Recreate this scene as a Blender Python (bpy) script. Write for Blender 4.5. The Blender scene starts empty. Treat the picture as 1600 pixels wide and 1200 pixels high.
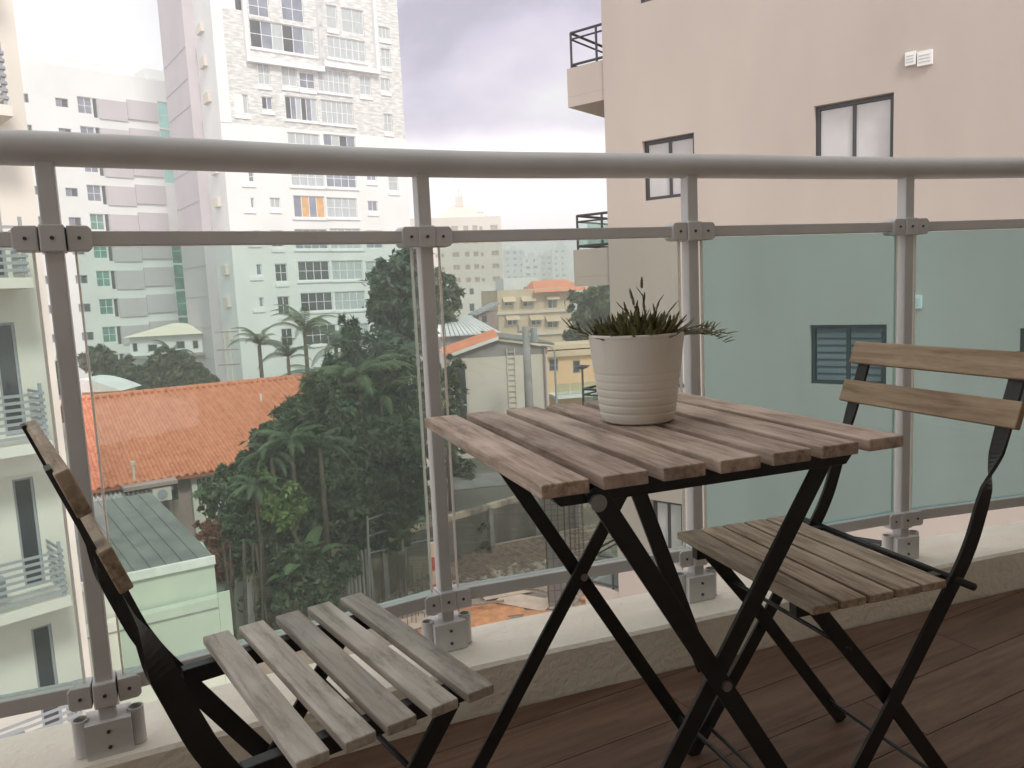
import bpy, math, random
import numpy as np
from mathutils import Vector, Matrix
random.seed(7); rng = np.random.default_rng(7)
SC = bpy.context.scene; COL = SC.collection
R = math.radians

# ------------------------------------------------------------------ camera
F, PITCH, ROLL, EYE = 1201.4, R(6.867), R(-2.638), .9284
cam_d = bpy.data.cameras.new('camera'); cam = bpy.data.objects.new('camera', cam_d); COL.objects.link(cam)
cam_d.sensor_width = 36; cam_d.lens = 36 * F / 1600; cam_d.clip_start = .02; cam_d.clip_end = 5000
_f = Vector((0, math.cos(PITCH), -math.sin(PITCH))); _u = Vector((0, math.sin(PITCH), math.cos(PITCH))); _r = Vector((1, 0, 0))
RV = _r * math.cos(ROLL) + _u * math.sin(ROLL); UV = -_r * math.sin(ROLL) + _u * math.cos(ROLL)
cam.matrix_world = Matrix(((RV.x, UV.x, -_f.x, 0), (RV.y, UV.y, -_f.y, 0), (RV.z, UV.z, -_f.z, EYE), (0, 0, 0, 1)))
SC.camera = cam
def ray(px, py): return _f + RV * ((px - 800) / F) - UV * ((py - 600) / F)
def at(px, py, Y):
    d = ray(px, py); return Vector((0, 0, EYE)) + d * (Y / d.y)
def onz(px, py, z):
    d = ray(px, py); return Vector((0, 0, EYE)) + d * ((z - EYE) / d.z)

# ------------------------------------------------------------------ world and sun
SUN_EL, SUN_AZ = R(46), R(152)          # azimuth clockwise from +Y
W = bpy.data.worlds.new('World'); SC.world = W; W.use_nodes = True
nt = W.node_tree; N = nt.nodes; L = nt.links
bg = N['Background']
sky = N.new('ShaderNodeTexSky'); sky.sky_type = 'NISHITA'; sky.sun_disc = False
sky.sun_elevation = SUN_EL; sky.sun_rotation = SUN_AZ
tc = N.new('ShaderNodeTexCoord')
mp = N.new('ShaderNodeMapping'); mp.inputs['Scale'].default_value = (1.0, 1.0, 1.9); mp.inputs['Location'].default_value = (.37, .1, .22)
n1 = N.new('ShaderNodeTexNoise'); n1.inputs['Scale'].default_value = 3.1; n1.inputs['Detail'].default_value = 9; n1.inputs['Roughness'].default_value = .58
n1.inputs['Distortion'].default_value = .35
L.new(tc.outputs['Generated'], mp.inputs[0]); L.new(mp.outputs[0], n1.inputs[0])
cr = N.new('ShaderNodeValToRGB'); e = cr.color_ramp.elements
e[0].position = .40; e[0].color = (.21, .19, .25, 1); e[1].position = .70; e[1].color = (.47, .475, .465, 1)
m = cr.color_ramp.elements.new(.50); m.color = (.32, .28, .365, 1)
m = cr.color_ramp.elements.new(.58); m.color = (.385, .345, .41, 1)
L.new(n1.outputs[0], cr.inputs[0])
# a bank of heavy cloud low over the middle of the view; elsewhere thinner, whiter overcast
def cloud_mask(d, lo, hi):
    dt = N.new('ShaderNodeVectorMath'); dt.operation = 'DOT_PRODUCT'; nv = N.new('ShaderNodeVectorMath'); nv.operation = 'NORMALIZE'
    L.new(tc.outputs['Generated'], nv.inputs[0]); L.new(nv.outputs[0], dt.inputs[0]); dt.inputs[1].default_value = Vector(d).normalized()
    a2 = N.new('ShaderNodeMath'); a2.operation = 'MULTIPLY_ADD'; a2.inputs[1].default_value = .14; L.new(n1.outputs[0], a2.inputs[0]); L.new(dt.outputs['Value'], a2.inputs[2])
    q = N.new('ShaderNodeMapRange'); q.interpolation_type = 'SMOOTHSTEP'; q.inputs['From Min'].default_value = lo + .07; q.inputs['From Max'].default_value = hi + .07; L.new(a2.outputs[0], q.inputs['Value']); return q.outputs[0]
mk = cloud_mask((.10, 1, .36), .86, .955)
mw = N.new('ShaderNodeMix'); mw.data_type = 'RGBA'; L.new(mk, mw.inputs['Factor']); mw.inputs['A'].default_value = (.56, .56, .55, 1); L.new(cr.outputs[0], mw.inputs['B'])
# brighter, pinker band of sky low on the horizon, all the way round
sx = N.new('ShaderNodeSeparateXYZ'); L.new(tc.outputs['Generated'], sx.inputs[0])
n2 = N.new('ShaderNodeTexNoise'); n2.inputs['Scale'].default_value = 3.0; n2.inputs['Detail'].default_value = 6
mp2 = N.new('ShaderNodeMapping'); mp2.inputs['Scale'].default_value = (1, 1, 2.5); L.new(tc.outputs['Generated'], mp2.inputs[0]); L.new(mp2.outputs[0], n2.inputs[0])
ad = N.new('ShaderNodeMath'); ad.operation = 'MULTIPLY_ADD'; ad.inputs[1].default_value = -.12; L.new(n2.outputs[0], ad.inputs[0]); L.new(sx.outputs['Z'], ad.inputs[2])
mr = N.new('ShaderNodeMapRange'); mr.inputs['From Min'].default_value = .105; mr.inputs['From Max'].default_value = .135; mr.inputs['To Min'].default_value = 1; mr.inputs['To Max'].default_value = 0
mr.interpolation_type = 'SMOOTHSTEP'; L.new(ad.outputs[0], mr.inputs['Value'])
mx = N.new('ShaderNodeMix'); mx.data_type = 'RGBA'; L.new(mr.outputs[0], mx.inputs['Factor']); L.new(mw.outputs['Result'], mx.inputs['A']); mx.inputs['B'].default_value = (.80, .71, .75, 1)
# clouds hide most of the blue sky
sc_ = N.new('ShaderNodeMix'); sc_.data_type = 'RGBA'; sc_.blend_type = 'ADD'; sc_.inputs['Factor'].default_value = .012
L.new(mx.outputs['Result'], sc_.inputs['A']); L.new(sky.outputs[0], sc_.inputs['B'])
L.new(sc_.outputs['Result'], bg.inputs['Color']); bg.inputs['Strength'].default_value = 1.0
sd = bpy.data.lights.new('sun', 'SUN'); sun = bpy.data.objects.new('sun', sd); COL.objects.link(sun)
sd.energy = 1.5; sd.angle = R(12); sd.color = (1, .95, .88)
sdir = Vector((math.sin(SUN_AZ) * math.cos(SUN_EL), math.cos(SUN_AZ) * math.cos(SUN_EL), math.sin(SUN_EL)))
sun.rotation_euler = sdir.to_track_quat('Z', 'Y').to_euler()
vs = SC.view_settings; vs.view_transform = 'Standard'; vs.look = 'None'; vs.gamma = 1; vs.exposure = .90; vs.use_curve_mapping = False
SC.cycles.max_bounces = 8; SC.cycles.transparent_max_bounces = 24; SC.cycles.volume_bounces = 2

# ------------------------------------------------------------------ materials
def base_mat(name, rough=.7, metal=0, spec=.5):
    m = bpy.data.materials.new(name); m.use_nodes = True
    b = m.node_tree.nodes['Principled BSDF']
    b.inputs['Roughness'].default_value = rough; b.inputs['Metallic'].default_value = metal
    b.inputs['Specular IOR Level'].default_value = spec
    return m, m.node_tree, b
def mat(name, c, rough=.75, var=.12, scale=3, bump=.0, bscale=40, metal=0, spec=.4, c2=None, stretch=(1, 1, 1), lo=.35, hi=.65, rnd=0):
    m, t, b = base_mat(name, rough, metal, spec)
    n = t.nodes; l = t.links
    co = n.new('ShaderNodeTexCoord'); mp = n.new('ShaderNodeMapping'); mp.inputs['Scale'].default_value = stretch
    l.new(co.outputs['Object'], mp.inputs[0])
    no = n.new('ShaderNodeTexNoise'); no.inputs['Scale'].default_value = scale; no.inputs['Detail'].default_value = 6
    l.new(mp.outputs[0], no.inputs[0])
    r = n.new('ShaderNodeValToRGB'); l.new(no.outputs[0], r.inputs[0])
    if c2 is None: c2 = tuple(min(1, x * (1 + var)) for x in c); c1 = tuple(x * (1 - var) for x in c)
    else: c1 = c
    r.color_ramp.elements[0].position = lo; r.color_ramp.elements[0].color = (*c1, 1)
    r.color_ramp.elements[1].position = hi; r.color_ramp.elements[1].color = (*c2, 1)
    out = r.outputs[0]
    if rnd:
        oi = n.new('ShaderNodeObjectInfo'); hs = n.new('ShaderNodeHueSaturation')
        mr = n.new('ShaderNodeMapRange'); mr.inputs['To Min'].default_value = 1 - rnd; mr.inputs['To Max'].default_value = 1 + rnd
        l.new(oi.outputs['Random'], mr.inputs['Value']); l.new(mr.outputs[0], hs.inputs['Value']); l.new(out, hs.inputs['Color']); out = hs.outputs[0]
    l.new(out, b.inputs['Base Color'])
    if bump:
        nb = n.new('ShaderNodeTexNoise'); nb.inputs['Scale'].default_value = bscale; nb.inputs['Detail'].default_value = 5; l.new(mp.outputs[0], nb.inputs[0])
        bp = n.new('ShaderNodeBump'); bp.inputs['Strength'].default_value = bump; bp.inputs['Distance'].default_value = .02
        l.new(nb.outputs[0], bp.inputs['Height']); l.new(bp.outputs[0], b.inputs['Normal'])
    return m
def wood(name, cols, grain=9, axis=1, stain=.5, rough=.72, worn=.55):
    """weathered plank: grain runs along the object's own long axis, every plank differs"""
    m, t, b = base_mat(name, rough, 0, .3); n = t.nodes; l = t.links
    co = n.new('ShaderNodeTexCoord'); oi = n.new('ShaderNodeObjectInfo')
    cx = n.new('ShaderNodeCombineXYZ')
    mu = n.new('ShaderNodeMath'); mu.operation = 'MULTIPLY'; mu.inputs[1].default_value = 37.0; l.new(oi.outputs['Random'], mu.inputs[0])
    for k in range(3): l.new(mu.outputs[0], cx.inputs[k])
    va = n.new('ShaderNodeVectorMath'); va.operation = 'ADD'; l.new(co.outputs['Object'], va.inputs[0]); l.new(cx.outputs[0], va.inputs[1])
    mp = n.new('ShaderNodeMapping'); s = [grain * 12, grain * 12, grain * 12]; s[axis] = grain * .7; mp.inputs['Scale'].default_value = s; l.new(va.outputs[0], mp.inputs[0])
    g = n.new('ShaderNodeTexNoise'); g.inputs['Scale'].default_value = 1.0; g.inputs['Detail'].default_value = 8; g.inputs['Roughness'].default_value = .65; g.inputs['Distortion'].default_value = .6
    l.new(mp.outputs[0], g.inputs[0])
    r = n.new('ShaderNodeValToRGB'); l.new(g.outputs[0], r.inputs[0])
    r.color_ramp.elements[0].position = .30; r.color_ramp.elements[0].color = (*cols[0], 1)
    r.color_ramp.elements[1].position = .68; r.color_ramp.elements[1].color = (*cols[2], 1)
    q = r.color_ramp.elements.new(.47); q.color = (*cols[1], 1)
    mp2 = n.new('ShaderNodeMapping'); s2 = [34, 34, 34]; s2[axis] = 9; mp2.inputs['Scale'].default_value = s2; l.new(va.outputs[0], mp2.inputs[0])
    st = n.new('ShaderNodeTexNoise'); st.inputs['Scale'].default_value = 1; st.inputs['Detail'].default_value = 10; st.inputs['Roughness'].default_value = .75; l.new(mp2.outputs[0], st.inputs[0])
    sr = n.new('ShaderNodeValToRGB'); sr.color_ramp.elements[0].position = .5; sr.color_ramp.elements[0].color = (0, 0, 0, 1); sr.color_ramp.elements[1].position = .68; sr.color_ramp.elements[1].color = (stain, stain, stain, 1)
    l.new(st.outputs[0], sr.inputs[0])
    mx = n.new('ShaderNodeMix'); mx.data_type = 'RGBA'; l.new(sr.outputs[0], mx.inputs['Factor']); l.new(r.outputs[0], mx.inputs['A']); mx.inputs['B'].default_value = (*cols[3], 1)
    wn_ = n.new('ShaderNodeTexNoise'); wn_.inputs['Scale'].default_value = 1; wn_.inputs['Detail'].default_value = 5; mp3 = n.new('ShaderNodeMapping'); s3 = [16, 16, 16]; s3[axis] = 5; mp3.inputs['Scale'].default_value = s3; mp3.inputs['Location'].default_value = (3, 7, 2); l.new(va.outputs[0], mp3.inputs[0]); l.new(mp3.outputs[0], wn_.inputs[0])
    wr = n.new('ShaderNodeMapRange'); wr.inputs['From Min'].default_value = .5; wr.inputs['From Max'].default_value = .66; wr.inputs['To Max'].default_value = worn; l.new(wn_.outputs[0], wr.inputs['Value'])
    m4 = n.new('ShaderNodeMix'); m4.data_type = 'RGBA'; l.new(wr.outputs[0], m4.inputs['Factor']); l.new(mx.outputs['Result'], m4.inputs['A']); m4.inputs['B'].default_value = tuple(min(1, c * 1.35) for c in cols[2]) + (1,)
    hs = n.new('ShaderNodeHueSaturation'); mr = n.new('ShaderNodeMapRange'); mr.inputs['To Min'].default_value = .82; mr.inputs['To Max'].default_value = 1.15
    l.new(oi.outputs['Random'], mr.inputs['Value']); l.new(mr.outputs[0], hs.inputs['Value']); l.new(m4.outputs['Result'], hs.inputs['Color'])
    l.new(hs.outputs[0], b.inputs['Base Color'])
    bp = n.new('ShaderNodeBump'); bp.inputs['Strength'].default_value = .45; bp.inputs['Distance'].default_value = .002; l.new(g.outputs[0], bp.inputs['Height']); l.new(bp.outputs[0], b.inputs['Normal'])
    return m
def glass(name, tint, refl=.05, rough=0.0, film=.0):
    m = bpy.data.materials.new(name); m.use_nodes = True; t = m.node_tree; n = t.nodes; l = t.links; n.clear()
    o = n.new('ShaderNodeOutputMaterial'); tr = n.new('ShaderNodeBsdfTransparent'); tr.inputs[0].default_value = (*tint, 1)
    gl = n.new('ShaderNodeBsdfGlossy'); gl.inputs['Roughness'].default_value = rough; gl.inputs['Color'].default_value = (.9, .95, .93, 1)
    lw_ = n.new('ShaderNodeLayerWeight'); lw_.inputs['Blend'].default_value = .5; pw_ = n.new('ShaderNodeMath'); pw_.operation = 'POWER'; pw_.inputs[1].default_value = 5; l.new(lw_.outputs['Facing'], pw_.inputs[0])
    lw = n.new('ShaderNodeMath'); lw.operation = 'MULTIPLY_ADD'; lw.inputs[1].default_value = .9; lw.inputs[2].default_value = .025; l.new(pw_.outputs[0], lw.inputs[0])
    mx = n.new('ShaderNodeMixShader'); l.new(lw.outputs[0], mx.inputs[0]); l.new(tr.outputs[0], mx.inputs[1]); l.new(gl.outputs[0], mx.inputs[2])
    out = mx.outputs[0]
    if film:                                     # dust and dried rain marks on the pane
        df = n.new('ShaderNodeBsdfDiffuse'); df.inputs[0].default_value = (.55, .62, .6, 1)
        co = n.new('ShaderNodeTexCoord'); mp = n.new('ShaderNodeMapping'); mp.inputs['Scale'].default_value = (1, 1, .35); l.new(co.outputs['Object'], mp.inputs[0])
        no = n.new('ShaderNodeTexNoise'); no.inputs['Scale'].default_value = 7; no.inputs['Detail'].default_value = 8; l.new(mp.outputs[0], no.inputs[0])
        mr = n.new('ShaderNodeMapRange'); mr.inputs['From Min'].default_value = .3; mr.inputs['From Max'].default_value = .75; mr.inputs['To Min'].default_value = film * .5; mr.inputs['To Max'].default_value = film * 1.6
        l.new(no.outputs[0], mr.inputs['Value'])
        m2 = n.new('ShaderNodeMixShader'); l.new(mr.outputs[0], m2.inputs[0]); l.new(out, m2.inputs[1]); l.new(df.outputs[0], m2.inputs[2]); out = m2.outputs[0]
    l.new(out, o.inputs[0]); return m
def leafmat(name, c1, c2, trans=.25):
    m, t, b = base_mat(name, .5, 0, .4); n = t.nodes; l = t.links
    co = n.new('ShaderNodeTexCoord'); no = n.new('ShaderNodeTexNoise'); no.inputs['Scale'].default_value = 1.3; no.inputs['Detail'].default_value = 6; l.new(co.outputs['Object'], no.inputs[0])
    r = n.new('ShaderNodeValToRGB'); l.new(no.outputs[0], r.inputs[0]); r.color_ramp.elements[0].position = .36; r.color_ramp.elements[0].color = (*c1, 1); r.color_ramp.elements[1].position = .62; r.color_ramp.elements[1].color = (*c2, 1)
    ge = n.new('ShaderNodeNewGeometry'); hs = n.new('ShaderNodeHueSaturation'); mr = n.new('ShaderNodeMapRange'); mr.inputs['To Min'].default_value = .7; mr.inputs['To Max'].default_value = 1.35
    l.new(ge.outputs['Random Per Island'], mr.inputs['Value']); l.new(mr.outputs[0], hs.inputs['Value']); l.new(r.outputs[0], hs.inputs['Color']); l.new(hs.outputs[0], b.inputs['Base Color'])
    o = n['Material Output']; tl = n.new('ShaderNodeBsdfTranslucent'); l.new(hs.outputs[0], tl.inputs[0])
    mx = n.new('ShaderNodeMixShader'); mx.inputs[0].default_value = trans; l.new(b.outputs[0], mx.inputs[1]); l.new(tl.outputs[0], mx.inputs[2]); l.new(mx.outputs[0], o.inputs[0])
    return m
M = {
 'rail': mat('grey_powder_coat', (.60, .60, .60), .38, .05, 6, .05, 300, spec=.5),
 'screw': mat('dark_screw', (.06, .06, .06), .5, .1, 5),
 'edge': mat('pale_edge_glow', (.86, .86, .80), .25, .06, 6, spec=.6),  # pale tint stands in for light glowing at the pane edges
 'ledge': mat('painted_ledge', (.72, .68, .58), .8, 0, 3.5, .25, 60, c2=(.84, .80, .70), lo=.3, hi=.62),
 'black': mat('black_powder_coated_steel', (.012, .012, .013), .42, .25, 20, .06, 200, spec=.5),
 'steel': mat('worn_steel', (.5, .5, .5), .3, .1, 20, metal=.9),
 'pot': mat('matt_off_white_ceramic', (.74, .71, .65), .55, .03, 8, .04, 120, spec=.4),
 'soil': mat('potting_soil', (.05, .035, .025), .95, .3, 60, .6, 120),
 'wood_table': wood('weathered_brown_wood', [(.235, .16, .125), (.42, .315, .258), (.58, .475, .405), (.115, .073, .055)], 9, 1, .55),
 'wood_grey': wood('weathered_grey_wood', [(.28, .25, .215), (.46, .42, .37), (.58, .54, .485), (.12, .105, .09)], 7, 1, .62),
 'wood_tan': wood('weathered_tan_wood', [(.19, .135, .09), (.37, .295, .22), (.54, .46, .365), (.12, .08, .05)], 9, 1, .6),
 'wood_orange': wood('oiled_orange_wood', [(.21, .14, .09), (.32, .23, .15), (.42, .32, .225), (.15, .09, .055)], 6, 1, .5),
 'floor': wood('brown_wood_look_floor', [(.085, .043, .028), (.135, .074, .048), (.19, .11, .075), (.055, .027, .018)], 3, 0, .5, .5, .12),
 'joint': mat('dark_floor_joint', (.035, .025, .02), .9),
 'plaster': mat('pink_beige_plaster', (.42, .36, .32), .88, 0, .5, .3, 5, c2=(.52, .45, .40), stretch=(1, 1, .35), lo=.3, hi=.7),
 'plaster2': mat('balcony_plaster', (.76, .71, .60), .88, .05, 1, .3, 20),
 'dkframe': mat('dark_anodised_frame', (.035, .035, .04), .4, .1, 5, spec=.5),
 'white': mat('white_painted_wall', (.74, .75, .74), .8, .05, .25, .2, 8),
 'stone': None, 'mauve': mat('mauve_painted_wall', (.52, .485, .505), .85, .05, .2, .2, 8),
 'whitefr': mat('white_window_frame', (.78, .78, .78), .5, .03, 3),
 'louvre': mat('dark_grey_louvre', (.17, .17, .18), .5, .08, 3),
 'grey': mat('grey_painted_metal', (.33, .35, .38), .5, .06, 3),
 'palegreen': mat('pale_green_wall', (.60, .66, .56), .82, .06, .6, .2, 8),
 'cream': mat('cream_painted_wall', (.73, .70, .635), .82, .06, .4, .2, 8),
 'tan': mat('tan_painted_wall', (.62, .50, .36), .85, .08, .5, .2, 8),
 'peach': mat('peach_painted_wall', (.72, .50, .30), .85, .06, .5, .2, 8),
 'beige': mat('beige_painted_wall', (.66, .61, .54), .85, .06, .1, .1, 3),
 'pale': mat('pale_far_wall', (.62, .63, .64), .85, .08, .05),
 'rose': mat('rose_brown_wall', (.36, .27, .25), .85, .1, 1, .2, 8),
 'tile': mat('terracotta_roof_tile', (.50, .165, .085), .8, 0, 2.2, .3, 30, c2=(.66, .27, .15), lo=.3, hi=.7),
 'tile2': mat('bright_orange_roof', (.72, .26, .14), .7, .1, 1, .1, 10),
 'sheet': mat('dark_grey_metal_roof', (.13, .145, .135), .55, 0, 1.2, .1, 20, c2=(.20, .215, .20), spec=.5),
 'sheetw': mat('white_metal_roof', (.66, .68, .68), .55, .08, 1.5, .1, 20),
 'gutter': mat('white_gutter', (.78, .80, .76), .6, .06, 4),
 'conc': mat('stained_concrete', (.26, .23, .18), .9, 0, 1.1, .6, 12, c2=(.66, .57, .43), lo=.42, hi=.58, stretch=(1, 1, .4)),
 'stones': mat('brown_rubble', (.30, .25, .20), .95, 0, 2.5, .6, 12, c2=(.60, .52, .43)),
 'concg': mat('grey_concrete', (.30, .29, .28), .9, .18, 1.2, .4, 12),
 'dirt': mat('construction_dirt', (.27, .22, .17), .95, 0, .6, .8, 6, c2=(.44, .37, .29)),
 'earth': mat('garden_soil_and_paving', (.13, .13, .10), .95, 0, .12, .5, 3, c2=(.24, .235, .21)),
 'ply': mat('orange_plywood', (.72, .33, .14), .7, .18, 2.2, .1, 10, rnd=.15),
 'ply2': mat('pale_plywood', (.72, .58, .44), .7, .1, 2, .1, 10, rnd=.15),
 'rust': mat('rusty_rebar', (.12, .075, .055), .8, .3, 8),
 'rodrust': mat('dusty_rusty_steel', (.30, .22, .17), .85, .35, 4),
 'red': mat('red_safety_paint', (.55, .10, .06), .6, .1, 4),
 'bark': mat('tree_bark', (.10, .08, .06), .95, .3, 6, .6, 20),
 'barkl': mat('pale_bark', (.24, .21, .17), .95, .25, 6, .6, 20),
 'darkglass': mat('dark_window_glass', (.045, .05, .06), .12, .3, .8, spec=.6),
 'blueglass': mat('blue_grey_window_glass', (.20, .22, .28), .15, .2, .8, spec=.6),
 'curtain': mat('curtained_window_glass', (.42, .46, .47), .25, .12, 8, stretch=(1, 1, .1), spec=.6),
 'greenglass': mat('green_window_glass', (.10, .27, .22), .15, .3, .8, spec=.7),
 'turq': mat('turquoise_window_glass', (.35, .66, .62), .2, .1, .6, spec=.6),
 'lightpane': mat('window_glass_with_white_blind', (.50, .49, .48), .12, .06, 3, spec=.7),
 'orange': mat('orange_door_paint', (.62, .36, .16), .6, .1, 2),
 'glasspanel': glass('green_tinted_balustrade_glass', (.67, .81, .82), film=.045),
 'glassclear': glass('clear_balustrade_glass', (.85, .89, .87), film=.04),
 'glassgreen': glass('pale_green_balustrade_glass', (.85, .92, .895), film=.045),
 'clearglass': glass('pale_green_glass', (.82, .90, .87), film=.10),
 'yellowroof': mat('cream_painted_roof', (.76, .70, .58), .75, .05, .5),
 'leaf_dark': leafmat('dark_broadleaf', (.042, .068, .040), (.095, .135, .072)),
 'leaf_mid': leafmat('mid_green_leaf', (.062, .10, .05), (.12, .175, .085)),
 'leaf_blue': leafmat('blue_green_leaf', (.048, .08, .058), (.10, .145, .095)),
 'leaf_light': leafmat('light_green_leaf', (.09, .15, .05), (.17, .24, .08)),
 'leaf_palm': leafmat('palm_frond_green', (.06, .10, .05), (.12, .17, .08)),
 'leaf_red': leafmat('red_brown_leaf', (.13, .045, .03), (.24, .10, .06)),
 'leaf_pot': leafmat('olive_succulent_leaf', (.10, .10, .038), (.20, .19, .075), .25),
 'yellow': mat('yellow_fruit', (.7, .5, .05), .5),
}
def stone_mat():
    m, t, b = base_mat('grey_stone_cladding', .9); n = t.nodes; l = t.links
    co = n.new('ShaderNodeTexCoord'); mp = n.new('ShaderNodeMapping'); mp.inputs['Rotation'].default_value = (R(90), 0, 0); l.new(co.outputs['Object'], mp.inputs[0])
    no = n.new('ShaderNodeTexNoise'); no.inputs['Scale'].default_value = 1.4; no.inputs['Detail'].default_value = 5; mpn = n.new('ShaderNodeMapping'); mpn.inputs['Scale'].default_value = (1, 1, 4); l.new(co.outputs['Object'], mpn.inputs[0]); l.new(mpn.outputs[0], no.inputs[0])
    r = n.new('ShaderNodeValToRGB'); r.color_ramp.elements[0].position = .4; r.color_ramp.elements[0].color = (.50, .50, .49, 1); r.color_ramp.elements[1].position = .62; r.color_ramp.elements[1].color = (.72, .72, .71, 1)
    l.new(no.outputs[0], r.inputs[0]); l.new(r.outputs[0], b.inputs['Base Color'])
    return m
M['stone'] = stone_mat()
def edge_mat():                                    # sawn glass edge: pale colour and translucency stand in for light piped out
    m, t, b = base_mat('glass_edge_painted_glow', .3); n = t.nodes; l = t.links; b.inputs['Base Color'].default_value = (.92, .90, .86, 1)
    tl = n.new('ShaderNodeBsdfTranslucent'); tl.inputs[0].default_value = (.95, .92, .88, 1); mx = n.new('ShaderNodeMixShader'); mx.inputs[0].default_value = .6
    l.new(b.outputs[0], mx.inputs[1]); l.new(tl.outputs[0], mx.inputs[2]); l.new(mx.outputs[0], n['Material Output'].inputs[0]); return m
M['edge'] = edge_mat()

# ------------------------------------------------------------------ mesh helpers
class MB:
    def __init__(s): s.v = []; s.f = []
    def add(s, vs, fs):
        k = len(s.v); s.v += [tuple(q) for q in vs]; s.f += [tuple(k + i for i in q) for q in fs]; return s
    def par(s, o, a, b, c):                      # parallelepiped: corner o, edge vectors a b c
        o, a, b, c = map(Vector, (o, a, b, c))
        p = [o, o + a, o + a + b, o + b, o + c, o + a + c, o + a + b + c, o + b + c]
        fs = [(0, 3, 2, 1), (4, 5, 6, 7), (0, 1, 5, 4), (1, 2, 6, 5), (2, 3, 7, 6), (3, 0, 4, 7)]
        if a.cross(b).dot(c) < 0: fs = [q[::-1] for q in fs]
        return s.add(p, fs)
    def box(s, x0, x1, y0, y1, z0, z1): return s.par((x0, y0, z0), (x1 - x0, 0, 0), (0, y1 - y0, 0), (0, 0, z1 - z0))
    def tube(s, pts, r, n=8, cap=True):
        pts = [Vector(p) for p in pts]; k = len(s.v); rs = r if isinstance(r, (list, tuple)) else [r] * len(pts)
        for i, p in enumerate(pts):
            t = (pts[min(i + 1, len(pts) - 1)] - pts[max(i - 1, 0)]).normalized()
            a = t.orthogonal() if abs(t.z) > .9 else t.cross(Vector((0, 0, 1))); a.normalize()
            if abs(t.z) > .9: a = (Vector((1, 0, 0)) - t * t.x).normalized()
            b = t.cross(a)
            for j in range(n):
                th = 2 * math.pi * j / n; s.v.append(tuple(p + a * (rs[i] * math.cos(th)) + b * (rs[i] * math.sin(th))))
        for i in range(len(pts) - 1):
            for j in range(n):
                s.f.append((k + i * n + j, k + i * n + (j + 1) % n, k + (i + 1) * n + (j + 1) % n, k + (i + 1) * n + j))
        if cap: s.f.append(tuple(k + j for j in range(n))[::-1]); s.f.append(tuple(k + (len(pts) - 1) * n + j for j in range(n)))
        return s
    def prism(s, poly, vec):                     # poly: 3D points, extruded by vec
        n = len(poly); vec = Vector(vec); p = [Vector(q) for q in poly]; p2 = [q + vec for q in p]
        fs = [tuple(range(n))[::-1], tuple(range(n, 2 * n))] + [(i, (i + 1) % n, n + (i + 1) % n, n + i) for i in range(n)]
        return s.add(p + p2, fs)
    def ribbon(s, pts, wd, w, t):                # flat bar swept along pts, width direction wd per point
        k = len(s.v); pts = [Vector(p) for p in pts]
        for i, p in enumerate(pts):
            tg = (pts[min(i + 1, len(pts) - 1)] - pts[max(i - 1, 0)]).normalized()
            a = Vector(wd[i]); a = (a - tg * a.dot(tg)).normalized(); b = tg.cross(a)
            for x, y in ((-1, -1), (1, -1), (1, 1), (-1, 1)): s.v.append(tuple(p + a * (x * w / 2) + b * (y * t / 2)))
        for i in range(len(pts) - 1):
            for j in range(4): s.f.append((k + i * 4 + j, k + i * 4 + (j + 1) % 4, k + (i + 1) * 4 + (j + 1) % 4, k + (i + 1) * 4 + j))
        e_ = k + (len(pts) - 1) * 4
        s.f += [(k + 3, k + 2, k + 1, k), (e_, e_ + 1, e_ + 2, e_ + 3)]; return s
    def lathe(s, prof, c=(0, 0, 0), n=48):
        k = len(s.v)
        for r_, z in prof:
            for j in range(n): s.v.append((c[0] + r_ * math.cos(2 * math.pi * j / n), c[1] + r_ * math.sin(2 * math.pi * j / n), c[2] + z))
        for i in range(len(prof) - 1):
            for j in range(n): s.f.append((k + i * n + j, k + i * n + (j + 1) % n, k + (i + 1) * n + (j + 1) % n, k + (i + 1) * n + j))
        return s
def chain_matrix(o):
    m = Matrix.Identity(4)
    while o is not None: m = o.matrix_basis @ m; o = o.parent
    return m
def obj(name, mb, m, parent=None, world=True, smooth=False, bevel=0, label=None, kind=None):
    me = bpy.data.meshes.new(name); vs_ = mb.v
    if parent is not None and world:
        inv = chain_matrix(parent).inverted(); vs_ = [tuple(inv @ Vector(v)) for v in vs_]
    me.from_pydata(vs_, [], mb.f); me.materials.append(m)
    if smooth: me.shade_smooth() if hasattr(me, 'shade_smooth') else None
    o = bpy.data.objects.new(name, me); COL.objects.link(o)
    if parent is not None: o.parent = parent
    if bevel:
        b = o.modifiers.new('bevel', 'BEVEL'); b.width = bevel; b.segments = 2; b.limit_method = 'ANGLE'; b.angle_limit = R(40)
    if label: o['label'] = label
    if kind: o['kind'] = kind
    return o
def npobj(name, V, Fq, m, parent=None):          # big meshes: V (n,3), Fq (m,4)
    me = bpy.data.meshes.new(name)
    if parent is not None:
        inv = np.array(chain_matrix(parent).inverted()); V = V @ inv[:3, :3].T + inv[:3, 3]
    me.vertices.add(len(V)); me.vertices.foreach_set('co', V.astype(np.float32).ravel())
    k = Fq.shape[1]
    me.loops.add(Fq.size); me.loops.foreach_set('vertex_index', Fq.astype(np.int32).ravel())
    me.polygons.add(len(Fq)); me.polygons.foreach_set('loop_start', np.arange(0, Fq.size, k, dtype=np.int32))
    me.update(calc_edges=True); me.materials.append(m)
    o = bpy.data.objects.new(name, me); COL.objects.link(o)
    if parent is not None: o.parent = parent
    return o
def thing(name, label, cat, loc=(0, 0, 0), rz=0, group=None):
    o = bpy.data.objects.new(name, None); COL.objects.link(o); o.empty_display_size = .2
    o.location = loc; o.rotation_euler = (0, 0, rz); o['label'] = label; o['category'] = cat
    if group: o['group'] = group
    return o
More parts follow.
